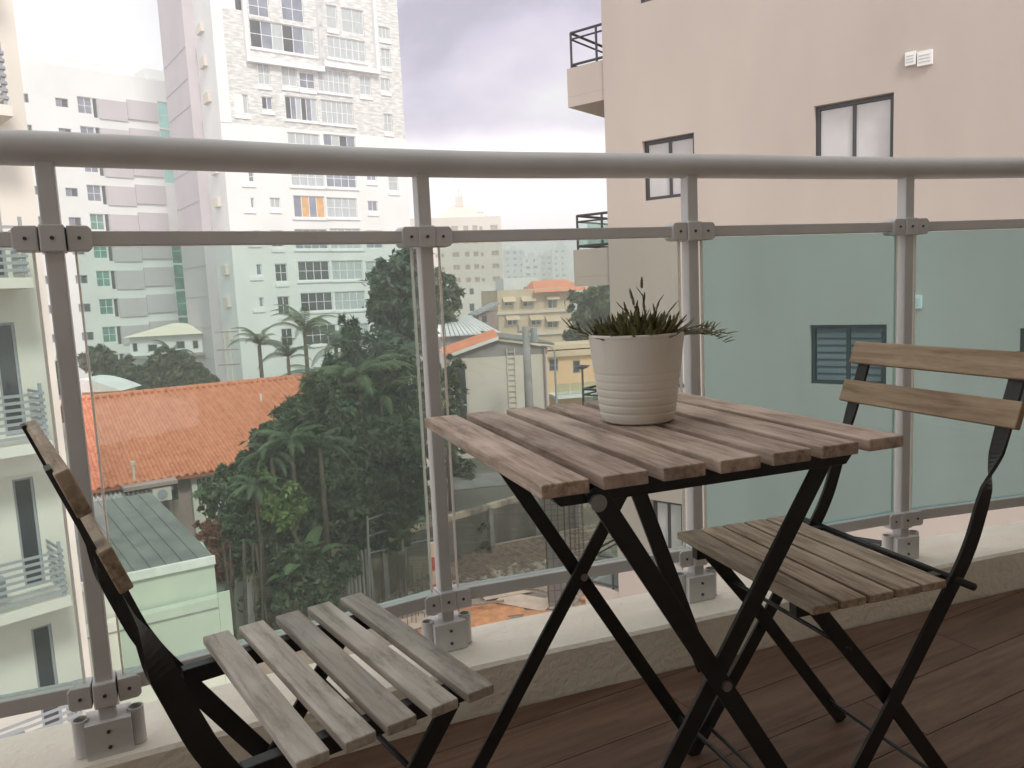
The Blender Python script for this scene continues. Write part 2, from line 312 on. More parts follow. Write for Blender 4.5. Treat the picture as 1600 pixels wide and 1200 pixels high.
def tag(o, label, cat, group=None):
    o['label'] = label; o['category'] = cat
    if group: o['group'] = group
    return o
def struct(name, mb, m, parent=None, **k):
    o = obj(name, mb, m, parent, **k)
    if parent is None: o['kind'] = 'structure'
    return o
def copy_tree(o, parent=None):
    c = o.copy(); COL.objects.link(c); c.parent = parent
    for ch in list(o.children): copy_tree(ch, c)
    return c

# facade: a vertical plane through a point, with s along it, d into the building
class Fc:
    def __init__(s, px, py, Y, ang):
        s.o = at(px, py, Y); s.u = Vector((math.cos(ang), math.sin(ang), 0)); s.n = Vector((-s.u.y, s.u.x, 0)); s.ang = ang
        if s.n.dot(Vector((s.o.x, s.o.y, 0))) < 0: s.n = -s.n
    def shift(s, d):
        q = Fc.__new__(Fc); q.o = s.o + s.n * d; q.u = s.u; q.n = s.n; q.ang = s.ang; return q
    def p(s, a, z, d=0): q = s.o + s.u * a + s.n * d; return Vector((q.x, q.y, z))
    def pix(s, px, py):
        d = ray(px, py); o = Vector((0, 0, EYE)); t = (s.o - o).dot(s.n) / d.dot(s.n); q = o + d * t; return (q - s.o).dot(s.u), q.z
    def rect(s, x0, x1, y0, y1):
        ym = (y0 + y1) / 2; xm = (x0 + x1) / 2
        a, b = s.pix(x0, ym)[0], s.pix(x1, ym)[0]; c, d = s.pix(xm, y1)[1], s.pix(xm, y0)[1]
        return (min(a, b), max(a, b), min(c, d), max(c, d))
    def box(s, mb, a0, a1, z0, z1, d0, d1): return mb.par(s.p(a0, z0, d0), s.u * (a1 - a0), s.n * (d1 - d0), (0, 0, z1 - z0))
def wall(fc, parent, m, s0, s1, z0, z1, ops, depth=8, reveal=.18, name='wall'):
    """front face with real openings and reveals, plus sides, top and back"""
    ops = [(max(a, s0), min(b, s1), max(c, z0), min(d, z1)) for a, b, c, d in ops]
    ops = [o for o in ops if o[1] - o[0] > .02 and o[3] - o[2] > .02]
    S = sorted({round(x, 4) for x in [s0, s1] + [o[0] for o in ops] + [o[1] for o in ops]})
    Z = sorted({round(x, 4) for x in [z0, z1] + [o[2] for o in ops] + [o[3] for o in ops]})
    mb = MB()
    def inside(a, z): return any(o[0] - 1e-3 < a < o[1] + 1e-3 and o[2] - 1e-3 < z < o[3] + 1e-3 for o in ops)
    for j in range(len(Z) - 1):
        i = 0
        while i < len(S) - 1:
            if inside((S[i] + S[i + 1]) / 2, (Z[j] + Z[j + 1]) / 2): i += 1; continue
            k = i
            while k < len(S) - 1 and not inside((S[k] + S[k + 1]) / 2, (Z[j] + Z[j + 1]) / 2): k += 1
            mb.add([fc.p(S[i], Z[j]), fc.p(S[k], Z[j]), fc.p(S[k], Z[j + 1]), fc.p(S[i], Z[j + 1])], [(0, 1, 2, 3)]); i = k
    for a, b, c, d in ops:
        q = [fc.p(a, c), fc.p(b, c), fc.p(b, d), fc.p(a, d)]; r_ = [fc.p(a, c, reveal), fc.p(b, c, reveal), fc.p(b, d, reveal), fc.p(a, d, reveal)]
        mb.add(q + r_, [(0, 1, 5, 4), (1, 2, 6, 5), (2, 3, 7, 6), (3, 0, 4, 7), (4, 5, 6, 7)])
    q = [fc.p(s0, z0), fc.p(s1, z0), fc.p(s1, z1), fc.p(s0, z1)]; r_ = [fc.p(s0, z0, depth), fc.p(s1, z0, depth), fc.p(s1, z1, depth), fc.p(s0, z1, depth)]
    mb.add(q + r_, [(0, 1, 5, 4), (1, 2, 6, 5), (2, 3, 7, 6), (3, 0, 4, 7), (4, 5, 6, 7)])
    return obj(name, mb, m, parent)
def window(fc, parent, rc, frame, glassm, nx=2, ny=1, w=.06, d=.10, name='window', panes=True, label=None):
    a, b, c, e_ = rc; mb = MB(); g = .004
    fc.box(mb, a + g, a + w, c + g, e_ - g, d - .05, d); fc.box(mb, b - w, b - g, c + g, e_ - g, d - .05, d)
    fc.box(mb, a + w, b - w, c + g, c + w, d - .05, d); fc.box(mb, a + w, b - w, e_ - w, e_ - g, d - .05, d)
    W_, H_ = b - a - 2 * w, e_ - c - 2 * w
    for i in range(1, nx):
        x = a + w + W_ * i / nx; fc.box(mb, x - w * .4, x + w * .4, c + w, e_ - w, d - .045, d - .003)
    for j in range(1, ny):
        z = c + w + H_ * j / ny; fc.box(mb, a + w, b - w, z - w * .35, z + w * .35, d - .04, d - .006)
    f = obj(name, mb, frame, parent, label=label)
    gl = glassm if isinstance(glassm, (list, tuple)) else [glassm]
    if panes and nx * ny <= 12:
        for i in range(nx):
            for j in range(ny):
                p = MB(); fc.box(p, a + w + W_ * i / nx + .005, a + w + W_ * (i + 1) / nx - .005, c + w + H_ * j / ny + .005, c + w + H_ * (j + 1) / ny - .005, d - .02, d - .012)
                obj('pane', p, gl[(i + j * nx) % len(gl)], f)
    else:
        p = MB(); fc.box(p, a + w, b - w, c + w, e_ - w, d - .02, d - .012); obj('pane', p, gl[0], f)
    return f

# ================================================================== OUR BALCONY (structure)
POSTS = [(-.78, 1.353), (-.178, 1.710), (.455, 1.925), (1.10, 2.145)]
ZH, ZM, ZB, ZL = 1.212, 1.054, .236, .115         # handrail, mid rail, bottom rail, ledge top
q5 = onz(1600, 781, ZB)
d0 = Vector((-math.cos(R(21)), -math.sin(R(21))))
d5 = Vector((q5.x, q5.y)) - Vector(POSTS[3]); d5.normalize()
PM = Vector(POSTS[0]) + d0 * .68; P5 = Vector(POSTS[3]) + d5 * .68; P6 = P5 + d5 * .68
ALLP = [PM + (d0 + Vector((.0, -.15))).normalized() * .68, PM] + [Vector(p) for p in POSTS] + [P5, P6]
# ledge, curved with the railing
inner = [(-1.62, .86), (-1.28, 1.055), (-.795, 1.290), (-.508, 1.423), (-.095, 1.605), (.359, 1.768), (.9, 1.962), (1.472, 2.16), (2.3, 2.40), (3.2, 2.62)]
inner = [Vector(p) for p in inner]
def offs(pl, d):
    out = []
    for i, p in enumerate(pl):
        t = (pl[min(i + 1, len(pl) - 1)] - pl[max(i - 1, 0)]).normalized(); out.append(p + Vector((-t.y, t.x)) * d)
    return out
def smooth2(pl, k=6):
    out = []
    for i in range(len(pl) - 1):
        p0, p1, p2, p3 = pl[max(i - 1, 0)], pl[i], pl[i + 1], pl[min(i + 2, len(pl) - 1)]
        for j in range(k):
            t = j / k; out.append(.5 * ((2 * p1) + (p2 - p0) * t + (2 * p0 - 5 * p1 + 4 * p2 - p3) * t * t + (3 * p1 - p0 - 3 * p2 + p3) * t ** 3))
    return out + [pl[-1]]
inn = smooth2(inner); outr = offs(inn, .215)
prof = [(0, -.002), (0, ZL - .008), (.006, ZL), (.205, ZL - .004), (.215, ZL - .014), (.215, -.25), (.10, -.25), (.0, -.25)]
mb = MB(); k = len(prof)
for dd, z in prof:
    for p in offs(inn, dd): mb.v.append((p.x, p.y, z))
n_ = len(inn)
for a in range(k):
    b = (a + 1) % k
    for i in range(n_ - 1): mb.f.append((a * n_ + i, a * n_ + i + 1, b * n_ + i + 1, b * n_ + i))
struct('ledge', mb, M['ledge'])
# floor slab and wood look planks
fl = struct('floor', MB().par((-2.6, -2.4, -.24), (6.4, 0, 0), (0, 3.2, 0), (0, 0, .228)), M['joint'])
mb = MB()
pl = [(-2.6, .8)] + [(p.x, p.y) for p in inn] + [(3.8, 2.6), (3.8, .8)]
mb.prism([(x, y, -.24) for x, y in pl], (0, 0, .228)); obj('slab_edge', mb, M['joint'], fl)
ang = R(27); fu = Vector((math.cos(ang), math.sin(ang))); fv = Vector((-fu.y, fu.x))
pw, plen = .155, 1.2; shared = {}
for j in range(-6, 14):
    off = (j * .43) % plen
    for i in range(-3, 4):
        s0 = i * plen + off
        c = fu * (s0 + plen / 2) + fv * (j * pw + pw / 2)
        if not (-1.7 < c.x < 2.9 and -.6 < c.y < 2.9): continue
        g_ = .0011
        poly = [fu * (s0 + a_) + fv * (j * pw + b_) for a_, b_ in ((g_, g_), (plen - g_, g_), (plen - g_, pw - g_), (g_, pw - g_))]
        for q in range(len(inn) - 1):            # cut along the foot of the ledge
            t = (inn[q + 1] - inn[q]).normalized(); nrm = Vector((-t.y, t.x)); out = []
            ds = [(p - inn[q]).dot(nrm) + .001 for p in poly]
            for z in range(len(poly)):
                p1, p2, d1, d2 = poly[z], poly[(z + 1) % len(poly)], ds[z], ds[(z + 1) % len(poly)]
                if d1 <= 0: out.append(p1)
                if (d1 < 0) != (d2 < 0): out.append(p1 + (p2 - p1) * (d1 / (d1 - d2)))
            poly = out
            if len(poly) < 3: break
        if len(poly) < 3: continue
        mb = MB(); lo_ = [((p - c).dot(fu), (p - c).dot(fv)) for p in poly]
        mb.prism([(x, y, -.011) for x, y in lo_], (0, 0, .011))
        o = obj('plank', mb, M['floor'], fl, world=False); o.location = (c.x, c.y, 0); o.rotation_euler = (0, 0, ang)
# unseen ceiling above, front edge pulled back to let light in; room wall behind
mb = MB(); pl = [(-2.6, -1.2)] + [(p.x, p.y) for p in offs(inn, -.75)] + [(3.8, 2.2), (3.8, -1.2)]
mb.prism([(x, y, 2.55) for x, y in pl], (0, 0, .25)); struct('ceiling', mb, M['plaster2'])
mb = MB(); mb.box(-2.6, -.6, -1.4, -1.2, -.012, 2.55); mb.box(1.7, 3.8, -1.4, -1.2, -.012, 2.55); mb.box(-.6, 1.7, -1.4, -1.2, 2.2, 2.55)
mb.box(3.6, 3.8, -1.2, 2.4, -.012, 2.55); mb.box(-2.6, 3.8, -5, -4.8, -.012, 2.55); mb.box(-2.8, -2.6, -5, -1.2, -.012, 2.55); mb.box(3.8, 4, -5, -1.2, -.012, 2.55)
mb.box(-2.6, 3.8, -4.8, -1.4, 2.55, 2.8)
struct('room_wall', mb, M['plaster2'])

# ================================================================== RAILING (one thing)
rt = thing('balcony_railing', 'curved grey metal balcony railing with thick round handrail and green tinted glass panels', 'railing', (POSTS[1][0], POSTS[1][1], ZL))
hp = smooth2(ALLP, 8)
mb = MB(); mb.tube([(p.x, p.y, ZH - .006 * max(0, min(1, (-.2 - p.x) / .5))) for p in hp], .0295, 20); obj('handrail', mb, M['rail'], rt, smooth=True)
def seg_dirs(i):
    a = (ALLP[i] - ALLP[i - 1]).normalized() if i > 0 else None
    b = (ALLP[i + 1] - ALLP[i]).normalized() if i < len(ALLP) - 1 else None
    return a or b, b or a
def V3(p, z): return Vector((p.x, p.y, z))
for i, P in enumerate(ALLP):
    a, b = seg_dirs(i); t = (a + b).normalized(); n = Vector((-t.y, t.x)); hw = .0145
    mb = MB(); mb.par(V3(P - t * hw - n * .017, ZL + .02), V3(t, 0) * 2 * hw, V3(n, 0) * .034, (0, 0, ZH - .02 - ZL - .02)); obj('post', mb, M['rail'], rt, bevel=.003)
    # base shoe: plate box and two round sleeves
    mb = MB(); mb.par(V3(P - t * .038 - n * .030, ZL), V3(t, 0) * .076, V3(n, 0) * .060, (0, 0, .066))
    for sg in (-1, 1):
        c = P + t * (sg * .0455)
        ring = []
        mb.tube([V3(c, ZL), V3(c, ZL + .070)], .0145, 20, cap=False); mb.tube([V3(c, ZL + .070), V3(c, ZL + .03)], .0115, 20, cap=False)
        k0 = len(mb.v); m_ = 20
        for rr in (.0145, .0115):
            for j in range(m_): mb.v.append((c.x + rr * math.cos(2 * math.pi * j / m_), c.y + rr * math.sin(2 * math.pi * j / m_), ZL + .070))
        for j in range(m_): mb.f.append((k0 + j, k0 + (j + 1) % m_, k0 + m_ + (j + 1) % m_, k0 + m_ + j))
        mb.add([V3(c, ZL + .031) + Vector((.0115 * math.cos(2 * math.pi * j / m_), .0115 * math.sin(2 * math.pi * j / m_), 0)) for j in range(m_)], [tuple(range(m_))])
    base = obj('base_shoe', mb, M['rail'], rt)
    for z in (.018, .048):
        s = MB(); c = P - n * .0305; s.tube([V3(c, ZL + z), V3(c - n * .0025, ZL + z)], .0035, 10); obj('screw', s, M['screw'], base)
    # clamps at mid rail and bottom rail
    for z, hh in ((ZM, .0235), (ZB - .006, .0235)):
        mb = MB(); mb.par(V3(P - t * .019 - n * .026, z - hh), V3(t, 0) * .038, V3(n, 0) * .052, (0, 0, 2 * hh)); cl = obj('clamp', mb, M['rail'], rt, bevel=.003)
        s = MB(); c = P - n * .0262; s.tube([V3(c, z), V3(c - n * .002, z)], .0035, 10); obj('screw', s, M['screw'], cl)
        for sg, dd in ((-1, a), (1, b)):
            nn = Vector((-dd.y, dd.x)); c = P + dd * (sg * .0205)
            h1 = hh * .92
            prof_ = [(0, -h1), (.032, -h1), (.038, -h1 + .006), (.038, h1 - .006), (.032, h1), (0, h1)]
            poly = [V3(c - nn * .0215 + dd * (sg * x), z + y) for x, y in prof_]
            mb = MB(); mb.prism(poly, V3(nn, 0) * .043); br = obj('bracket', mb, M['rail'], cl if False else rt, bevel=.002)
            s = MB(); c2 = c - nn * .0216 + dd * (sg * .018); s.tube([V3(c2, z), V3(c2 - nn * .002, z)], .0032, 10); obj('screw', s, M['screw'], br)
    if i < len(ALLP) - 1:
        Q = ALLP[i + 1]; dd = (Q - P).normalized(); nn = Vector((-dd.y, dd.x)); Ln = (Q - P).length
        mb = MB(); mb.par(V3(P + dd * .045 - nn * .014, ZM - .0128), V3(dd, 0) * (Ln - .09), V3(nn, 0) * .028, (0, 0, .0256)); obj('mid_rail', mb, M['rail'], rt, bevel=.002)
        mb = MB(); mb.par(V3(P + dd * .045 - nn * .016, ZB - .0135), V3(dd, 0) * (Ln - .09), V3(nn, 0) * .032, (0, 0, .030)); obj('bottom_rail', mb, M['rail'], rt, bevel=.002)
        mb = MB(); x0, x1 = .034, Ln - .034
        mb.par(V3(P + dd * x0 - nn * .004, ZB + .0175), V3(dd, 0) * (x1 - x0), V3(nn, 0) * .008, (0, 0, ZM - ZB - .032)); gp = obj('glass_panel', mb, M['glasspanel' if i > 3 else 'glassclear' if i == 3 else 'glassgreen'], rt)
        for xa in (x0 - .004, x1 + .0005):
            mb = MB(); mb.par(V3(P + dd * xa - nn * .0042, ZB + .0175), V3(dd, 0) * .0035, V3(nn, 0) * .0084, (0, 0, ZM - ZB - .032)); obj('glass_edge', mb, M['edge'], gp)

# ================================================================== TABLE
TA = R(20); tb = thing('folding_table', 'square folding table with seven weathered brown wooden slats and crossed black steel legs', 'table', (.028, .847, 0), TA)
W_, L_, TZ = .535, .555, .71
sw, gp_ = .0605, .0185
def slat(parent, m, c, half, bev=.002, rot=0, name='slat', tilt=0):
    mb = MB(); x, y, z = half; mb.box(-x, x, -y, y, -z, z)
    o = obj(name, mb, m, parent, world=False, bevel=bev); o.location = c; o.rotation_euler = (tilt, 0, rot); return o
for i in range(7):
    j = random.uniform(-.003, .003)
    slat(tb, M['wood_table'], (sw / 2 + i * (sw + gp_) , L_ / 2 + j, TZ - .0085), (sw / 2, L_ / 2, .0085), rot=random.uniform(-.004, .004))
def lp(mb, pts, wd, w, t): return mb.ribbon(pts, wd, w, t)
for y in (.062, .478):
    mb = MB(); mb.prism([(.02, y - .011, TZ - .018), (.508, y - .011, TZ - .018), (.485, y - .011, TZ - .045), (.045, y - .011, TZ - .045)], (0, .022, 0)); obj('rail', mb, M['black'], tb, world=False, bevel=.0015)
for y, dy in ((.045, .010), (.495, -.010)):
    mb = MB(); lp(mb, [(.085, y, .685), (.508, y, .0)], [(1, 0, 0)] * 2, .027, .006); leg = obj('leg', mb, M['black'], tb, world=False, bevel=.0012)
    mb = MB(); lp(mb, [(.455, y + dy, .685), (.005, y + dy, .0)], [(1, 0, 0)] * 2, .027, .006); obj('leg', mb, M['black'], tb, world=False, bevel=.0012)
    mb = MB(); mb.tube([(.272, y - .008 if dy > 0 else y + .008, .388), (.272, y + 1.6 * dy, .388)], .007, 12); obj('bolt', mb, M['steel'], tb, world=False)
for (x, z) in ((.475, .055), (.04, .055), (.085, .672)):
    mb = MB(); y0, y1 = (.045, .495) if x > .4 else (.055, .485); mb.tube([(x, y0, z), (x, y1, z)], .0045, 10); obj('stretcher', mb, M['black'], tb, world=False, smooth=True)
mb = MB(); lp(mb, [(.165, .085, .675), (.255, .066, .405)], [(1, 0, 0)] * 2, .022, .004); obj('brace', mb, M['black'], tb, world=False)
mb = MB(); mb.tube([(.088, .040, .668), (.088, .034, .668)], .011, 16); obj('hinge_cap', mb, M['steel'], tb, world=False)

# ================================================================== CHAIRS
def make_chair(loc, rz, label, seatm, backm, gap):
    c = thing('folding_chair', label, 'chair', loc, rz, 'slatted folding chairs at the balcony table')
    n = 5; w = (.25 - (n - 1) * gap) / n
    for i in range(n):
        slat(c, seatm, (w / 2 + i * (w + gap), .195, .4435), (w / 2, .195, .0065), bev=.0018, rot=random.uniform(-.008, .008))
    for y in (.055, .335):
        mb = MB(); mb.box(.006, .292, y - .009, y + .009, .413, .4368); obj('seat_rail', mb, M['black'], c, world=False, bevel=.0015)
    # long uprights: flat bar, facing forward behind the slats, twisted, then edge on down to the front foot
    for y in (.030, .362):
        path = [(.438, .793), (.416, .730), (.393, .662), (.383, .632), (.373, .605), (.363, .575), (.353, .545), (.336, .495), (.316, .455), (.292, .418), (.185, .256), (.05, .062), (.008, .0)]
        tw = [0, 0, 0, .08, .45, .9, 1, 1, 1, 1, 1, 1, 1]
        fine = []; ft = []
        for i in range(len(path) - 1):
            for q in range(4):
                u_ = q / 4; fine.append((path[i][0] + (path[i + 1][0] - path[i][0]) * u_, path[i][1] + (path[i + 1][1] - path[i][1]) * u_)); ft.append(tw[i] + (tw[i + 1] - tw[i]) * u_)
        fine.append(path[-1]); ft.append(tw[-1])
        for _ in range(2): fine = [fine[0]] + [((fine[i - 1][0] + 2 * fine[i][0] + fine[i + 1][0]) / 4, (fine[i - 1][1] + 2 * fine[i][1] + fine[i + 1][1]) / 4) for i in range(1, len(fine) - 1)] + [fine[-1]]
        tw = ft
        pts = [Vector((a, y, b)) for a, b in fine]; wd = []
        for i, p in enumerate(pts):
            tg = (pts[min(i + 1, len(pts) - 1)] - pts[max(i - 1, 0)]).normalized(); side = tg.cross(Vector((0, 1, 0)))
            th = tw[i] * math.pi / 2; wd.append(Vector((0, 1, 0)) * math.cos(th) + side * math.sin(th))
        mb = MB(); mb.ribbon(pts, wd, .0265, .0055); obj('upright', mb, M['black'], c, world=False)
    for y in (.042, .350):
        mb = MB(); mb.ribbon([(.038, y, .425), (.17, y, .262), (.362, y, 0)], [(1, 0, 0)] * 3, .026, .0055); obj('leg', mb, M['black'], c, world=False, bevel=.0012)
    mb = MB(); mb.tube([(.303, -.004, .431), (.303, .396, .431)], .0062, 12); obj('pivot_rod', mb, M['black'], c, world=False, smooth=True)
    for x, z in ((.095, .352), (.325, .055), (.045, .055)):
        mb = MB(); mb.tube([(x, .032, z), (x, .360, z)], .0038, 10); obj('stretcher', mb, M['black'], c, world=False, smooth=True)
    tl = math.atan2(.026, .075)
    for (x, z) in ((.4225, .7715), (.3965, .6955)):
        mb = MB(); mb.box(-.0065, .0065, -.195, .195, -.0225, .0225)
        o = obj('backrest_slat', mb, backm, c, world=False, bevel=.002); o.location = (x, .195, z); o.rotation_euler = (0, tl, 0)
    return c
make_chair((.426, 1.075, 0), R(18), 'wooden slat folding chair beyond the table, honey brown backrest facing the camera', M['wood_tan'], M['wood_orange'], .006)
make_chair((-0.2637, 1.2148, 0), R(215.2), 'grey weathered slat folding chair in the near left corner, its back turned left', M['wood_grey'], M['wood_tan'], .016)

# ================================================================== POT AND PLANT
pc = Vector((.203, 1.238, TZ)); pot = thing('plant_pot', 'off white ribbed ceramic pot holding a spiky plant on the slatted table', 'pot', pc)
def pr(z): return .0585 + (.0765 - .0585) * (z / .142) ** .9
prof = [(0, .001), (.052, .001), (.0565, .003)]
z = .005
while z < .138:
    rib = 0
    if z < .085:
        ph = (z / .0125) % 1.0; rib = -.0011 * math.exp(-((ph - .5) / .13) ** 2) * (1.0 if z < .06 else .55)
    prof.append((pr(z) + rib, z)); z += .00125
prof += [(pr(.139) + .0008, .139), (pr(.142) + .0006, .1425), (pr(.142) - .002, .1435), (pr(.142) - .0045, .142), (.066, .125), (.062, .118)]
o = obj('pot_body', MB().lathe(prof, pc, 64), M['pot'], pot, smooth=True)
mb = MB(); mb.lathe([(0, .128), (.03, .129), (.06, .126), (.0665, .124)], pc, 32); obj('soil', mb, M['soil'], pot)
plant = thing('potted_plant', 'olive green succulent with thin notched leaves spilling over the right side of the pot', 'plant', (pc.x, pc.y, pc.z + .125))
def blade(base, d, L, w, curl, notch=True):
    mb = MB(); d = Vector(d).normalized(); up = Vector((0, 0, 1)); side = d.cross(up); side = side.normalized() if side.length > .05 else Vector((1, 0, 0))
    p = Vector(base); n = 9; rows = []
    for i in range(n):
        t = i / (n - 1); ww = w * (math.sin(math.pi * min(1, .18 + t * .82)) ** .7) * (1.0 if i % 2 == 0 or not notch else 1.55)
        nrm = side.cross(d).normalized()
        rows.append((p - side * ww, p + nrm * ww * .45, p + side * ww, p - nrm * ww * .35)); p = p + d * (L / n); d = (d + Vector((0, 0, -curl / n)) + side * random.uniform(-.05, .05)).normalized()
    for i, rw in enumerate(rows):
        mb.v += [tuple(q) for q in rw]
        if i:
            for j in range(4): mb.f.append((4 * (i - 1) + j, 4 * (i - 1) + (j + 1) % 4, 4 * i + (j + 1) % 4, 4 * i + j))
    mb.v.append(tuple(p)); k = len(mb.v) - 1
    for j in range(4): mb.f.append((4 * (n - 1) + j, 4 * (n - 1) + (j + 1) % 4, k))
    return mb
prnd = random.Random(4)
cnt = 0
for i in range(280):
    th = prnd.uniform(0, 2 * math.pi); rr = .060 * math.sqrt(prnd.random()); b = pc + Vector((rr * math.cos(th), rr * math.sin(th), .128))
    out = rr / .062; el = prnd.uniform(.7, 1.5) * (1.15 - .30 * out)
    L0 = prnd.uniform(.040, .066); 
    if out > .75 and math.cos(th) < .5: L0 *= .8
    d = Vector((math.cos(th) * out + prnd.uniform(-.7, .7), math.sin(th) * out + prnd.uniform(-.7, .7), el))
    obj('leaf', blade(b, d, L0, prnd.uniform(.0024, .0042), prnd.uniform(-.4, .5)), M['leaf_pot'], plant); cnt += 1
for (dx, dy, dz, L0, cu) in ((-.1, 0, 1, .082, -.1), (-.35, .1, 1, .066, -.2), (-.5, 0, .8, .070, .3), (.25, 0, 1, .058, 0), (.6, 0, .9, .060, .1), (-.9, -.1, .6, .050, .3), (1, .0, .4, .074, .8), (1, -.3, .3, .080, 1.0), (1, .3, .55, .080, .9), (1, -.1, .1, .085, .2), (-1, -.2, .7, .055, .2), (1, -.5, .5, .08, 1.2)):
    sx_ = .02 if abs(dx) < .7 else .056 * (1 if dx > 0 else -1)
    b = pc + Vector((sx_ + dx * .012, dy * .03, .136)); obj('leaf', blade(b, (dx, dy, dz), L0, .0030, cu), M['leaf_pot'], plant)
    for k_ in range(5):                           # side shoots of the long stems
        t = .35 + .14 * k_; dv = Vector((dx, dy, dz)).normalized(); q = b + dv * L0 * t + Vector((0, 0, -cu * L0 * t * t * .5))
        obj('leaf', blade(q, dv + Vector((prnd.uniform(-.6, .6), prnd.uniform(-.6, .6), prnd.uniform(-.2, .6))), .022, .0018, .2), M['leaf_pot'], plant)

# ================================================================== GROUND
GP, GT = -12.0, -9.4                               # pit floor, garden terrace
# the terrace has a hole where the building pit is: made as a frame of sheets round it
PA = at(500, 905, 29.8); PB = at(950, 790, 41.5)
wa = Vector((PB.x - PA.x, PB.y - PA.y)).normalized(); wn = Vector((-wa.y, wa.x))
P0 = Vector((PA.x, PA.y)) - wa * 3.0; P1 = Vector((PA.x, PA.y)) + wa * 40
def g2(p, z): return (p.x, p.y, z)
def sheet(pts, z, th=.5):
    return MB().prism([(p[0], p[1], z - th) for p in pts], (0, 0, th))
far_ = 760
struct('ground', sheet([(P0.x, P0.y), (P1.x, P1.y), (far_, P1.y), (far_, far_), (-far_, far_), (-far_, P0.y)][::1], GT, 2.8), M['earth'])
struct('pit_subsoil', sheet([(-70, -26), (85, -26), (85, 80), (-70, 80)], GP - .55), M['dirt'])
struct('pit_floor', sheet([(-60, -25), (80, -25), (80, P1.y + 2), (P1.x + wn.x * 1, P1.y + wn.y * 1), (P0.x + wn.x * 1, P0.y + wn.y * 1), (-60, P0.y + 1)], GP), M['dirt'])
struct('left_bank', sheet([(-60, -25), (P0.x - 3.2, -25), (P0.x - .5, P0.y - .0), (-60, P0.y)], GT - .01, 2.7), M['earth'])
mb = MB(); mb.box(-765, 765, -30, 765, GP - 2, 47)
hzm = bpy.data.materials.new('thin_haze'); hzm.use_nodes = True; _t = hzm.node_tree; _t.nodes.remove(_t.nodes['Principled BSDF'])
_v = _t.nodes.new('ShaderNodeVolumePrincipled'); _v.inputs['Color'].default_value = (.98, .98, .97, 1); _v.inputs['Density'].default_value = .0028; _v.inputs['Anisotropy'].default_value = .3
_t.links.new(_v.outputs[0], _t.nodes['Material Output'].inputs['Volume'])
hz = obj('haze', mb, hzm); hz['kind'] = 'stuff'
# ================================================================== retaining wall, made of panels and buttresses
rw = thing('retaining_wall', 'stained concrete retaining wall behind the building site', 'wall', (P0.x, P0.y, GP), math.atan2(wa.y, wa.x))
i = 0
while i * 3 < 40:
    a = P0 + wa * (i * 3 + .02); mb = MB(); mb.par((a.x, a.y, GP), (wa.x * 2.96, wa.y * 2.96, 0), (wn.x * .3, wn.y * .3, 0), (0, 0, GT - GP + .25)); obj('panel', mb, M['conc'], rw)
    mb = MB(); b = a - wn * .12 - wa * .12; mb.par((b.x, b.y, GP), (wa.x * .24, wa.y * .24, 0), (wn.x * .115, wn.y * .115, 0), (0, 0, GT - GP + .1)); obj('buttress', mb, M['concg'], rw)
    i += 1

# ================================================================== RIGHT BUILDING
RB = Fc(1272, 166, 10.8, R(141.5))               # s grows away to the left
GR = thing('pink_apartment_block', 'pinkish beige plastered apartment block close by on the right with dark framed windows', 'building', (RB.o.x, RB.o.y, GP), RB.ang)
s_left = RB.pix(945, 200)[0]; s_right = RB.pix(1272, 166)[0] - 9.5
ST = RB.pix(1272, 166)[1] - RB.pix(1272, 508)[1]
wu = RB.rect(1272, 1396, 160, 275); 
zt = RB.pix(1272, 166)[1]; wA = (RB.pix(1396, 200)[0], RB.pix(1272, 200)[0], zt - .92, zt)
zt2 = RB.pix(1003, 221)[1]; wB = (RB.pix(1085, 260)[0], RB.pix(1004, 260)[0], RB.pix(1008, 314)[1], zt2)
zl = RB.pix(1265, 508)[1]; wC = (RB.pix(1385, 550)[0], RB.pix(1265, 550)[0], RB.pix(1265, 600)[1], zl)
wD = (RB.pix(1720, 600)[0], RB.pix(1591, 600)[0], RB.pix(1591, 638)[1], RB.pix(1591, 513)[1])
wE = (wB[0], wB[1], wB[2] - ST, wB[3] - ST); wF = (wB[0], wB[1], wB[2] + ST, wB[3] + ST)
wG = (RB.pix(1066, 820)[0], RB.pix(1018, 820)[0], wB[2] - 2 * ST - .75, RB.pix(1040, 784)[1])
wH = (wC[0], wC[1], wC[2] - ST, wC[3] - ST); wI = (wA[0], wA[1], wA[2] + ST, wA[3] + ST)
ops = [wA, wB, wC, wD, wE, wF, wG, wH, wI]
wall(RB, GR, M['plaster'], s_right, s_left, GP, 16, ops, depth=14, reveal=.22)
win_l = []
for k, (rc, gm, nx) in enumerate([(wA, M['lightpane'], 2), (wB, M['lightpane'], 2), (wC, M['darkglass'], 2), (wD, M['darkglass'], 2), (wE, M['lightpane'], 2), (wF, M['blueglass'], 2), (wG, M['lightpane'], 2), (wH, M['darkglass'], 2), (wI, M['darkglass'], 2)]):
    f = window(RB, GR, rc, M['dkframe'], gm, nx, 1, .055, .13)
    if k in (2, 7):                                # jalousie slats
        for q in range(7):
            for h in range(2):
                a0 = rc[0] + .08 + h * (rc[1] - rc[0] - .1) / 2; z = rc[2] + .09 + q * (rc[3] - rc[2] - .14) / 7
                mb = MB(); mb.par(RB.p(a0, z, .10), RB.u * ((rc[1] - rc[0]) / 2 - .11), RB.n * -.025 + Vector((0, 0, -.03)), (0, 0, .012) if False else RB.n * .008 + Vector((0, 0, .055))); obj('louvre', mb, M['louvre'], f)
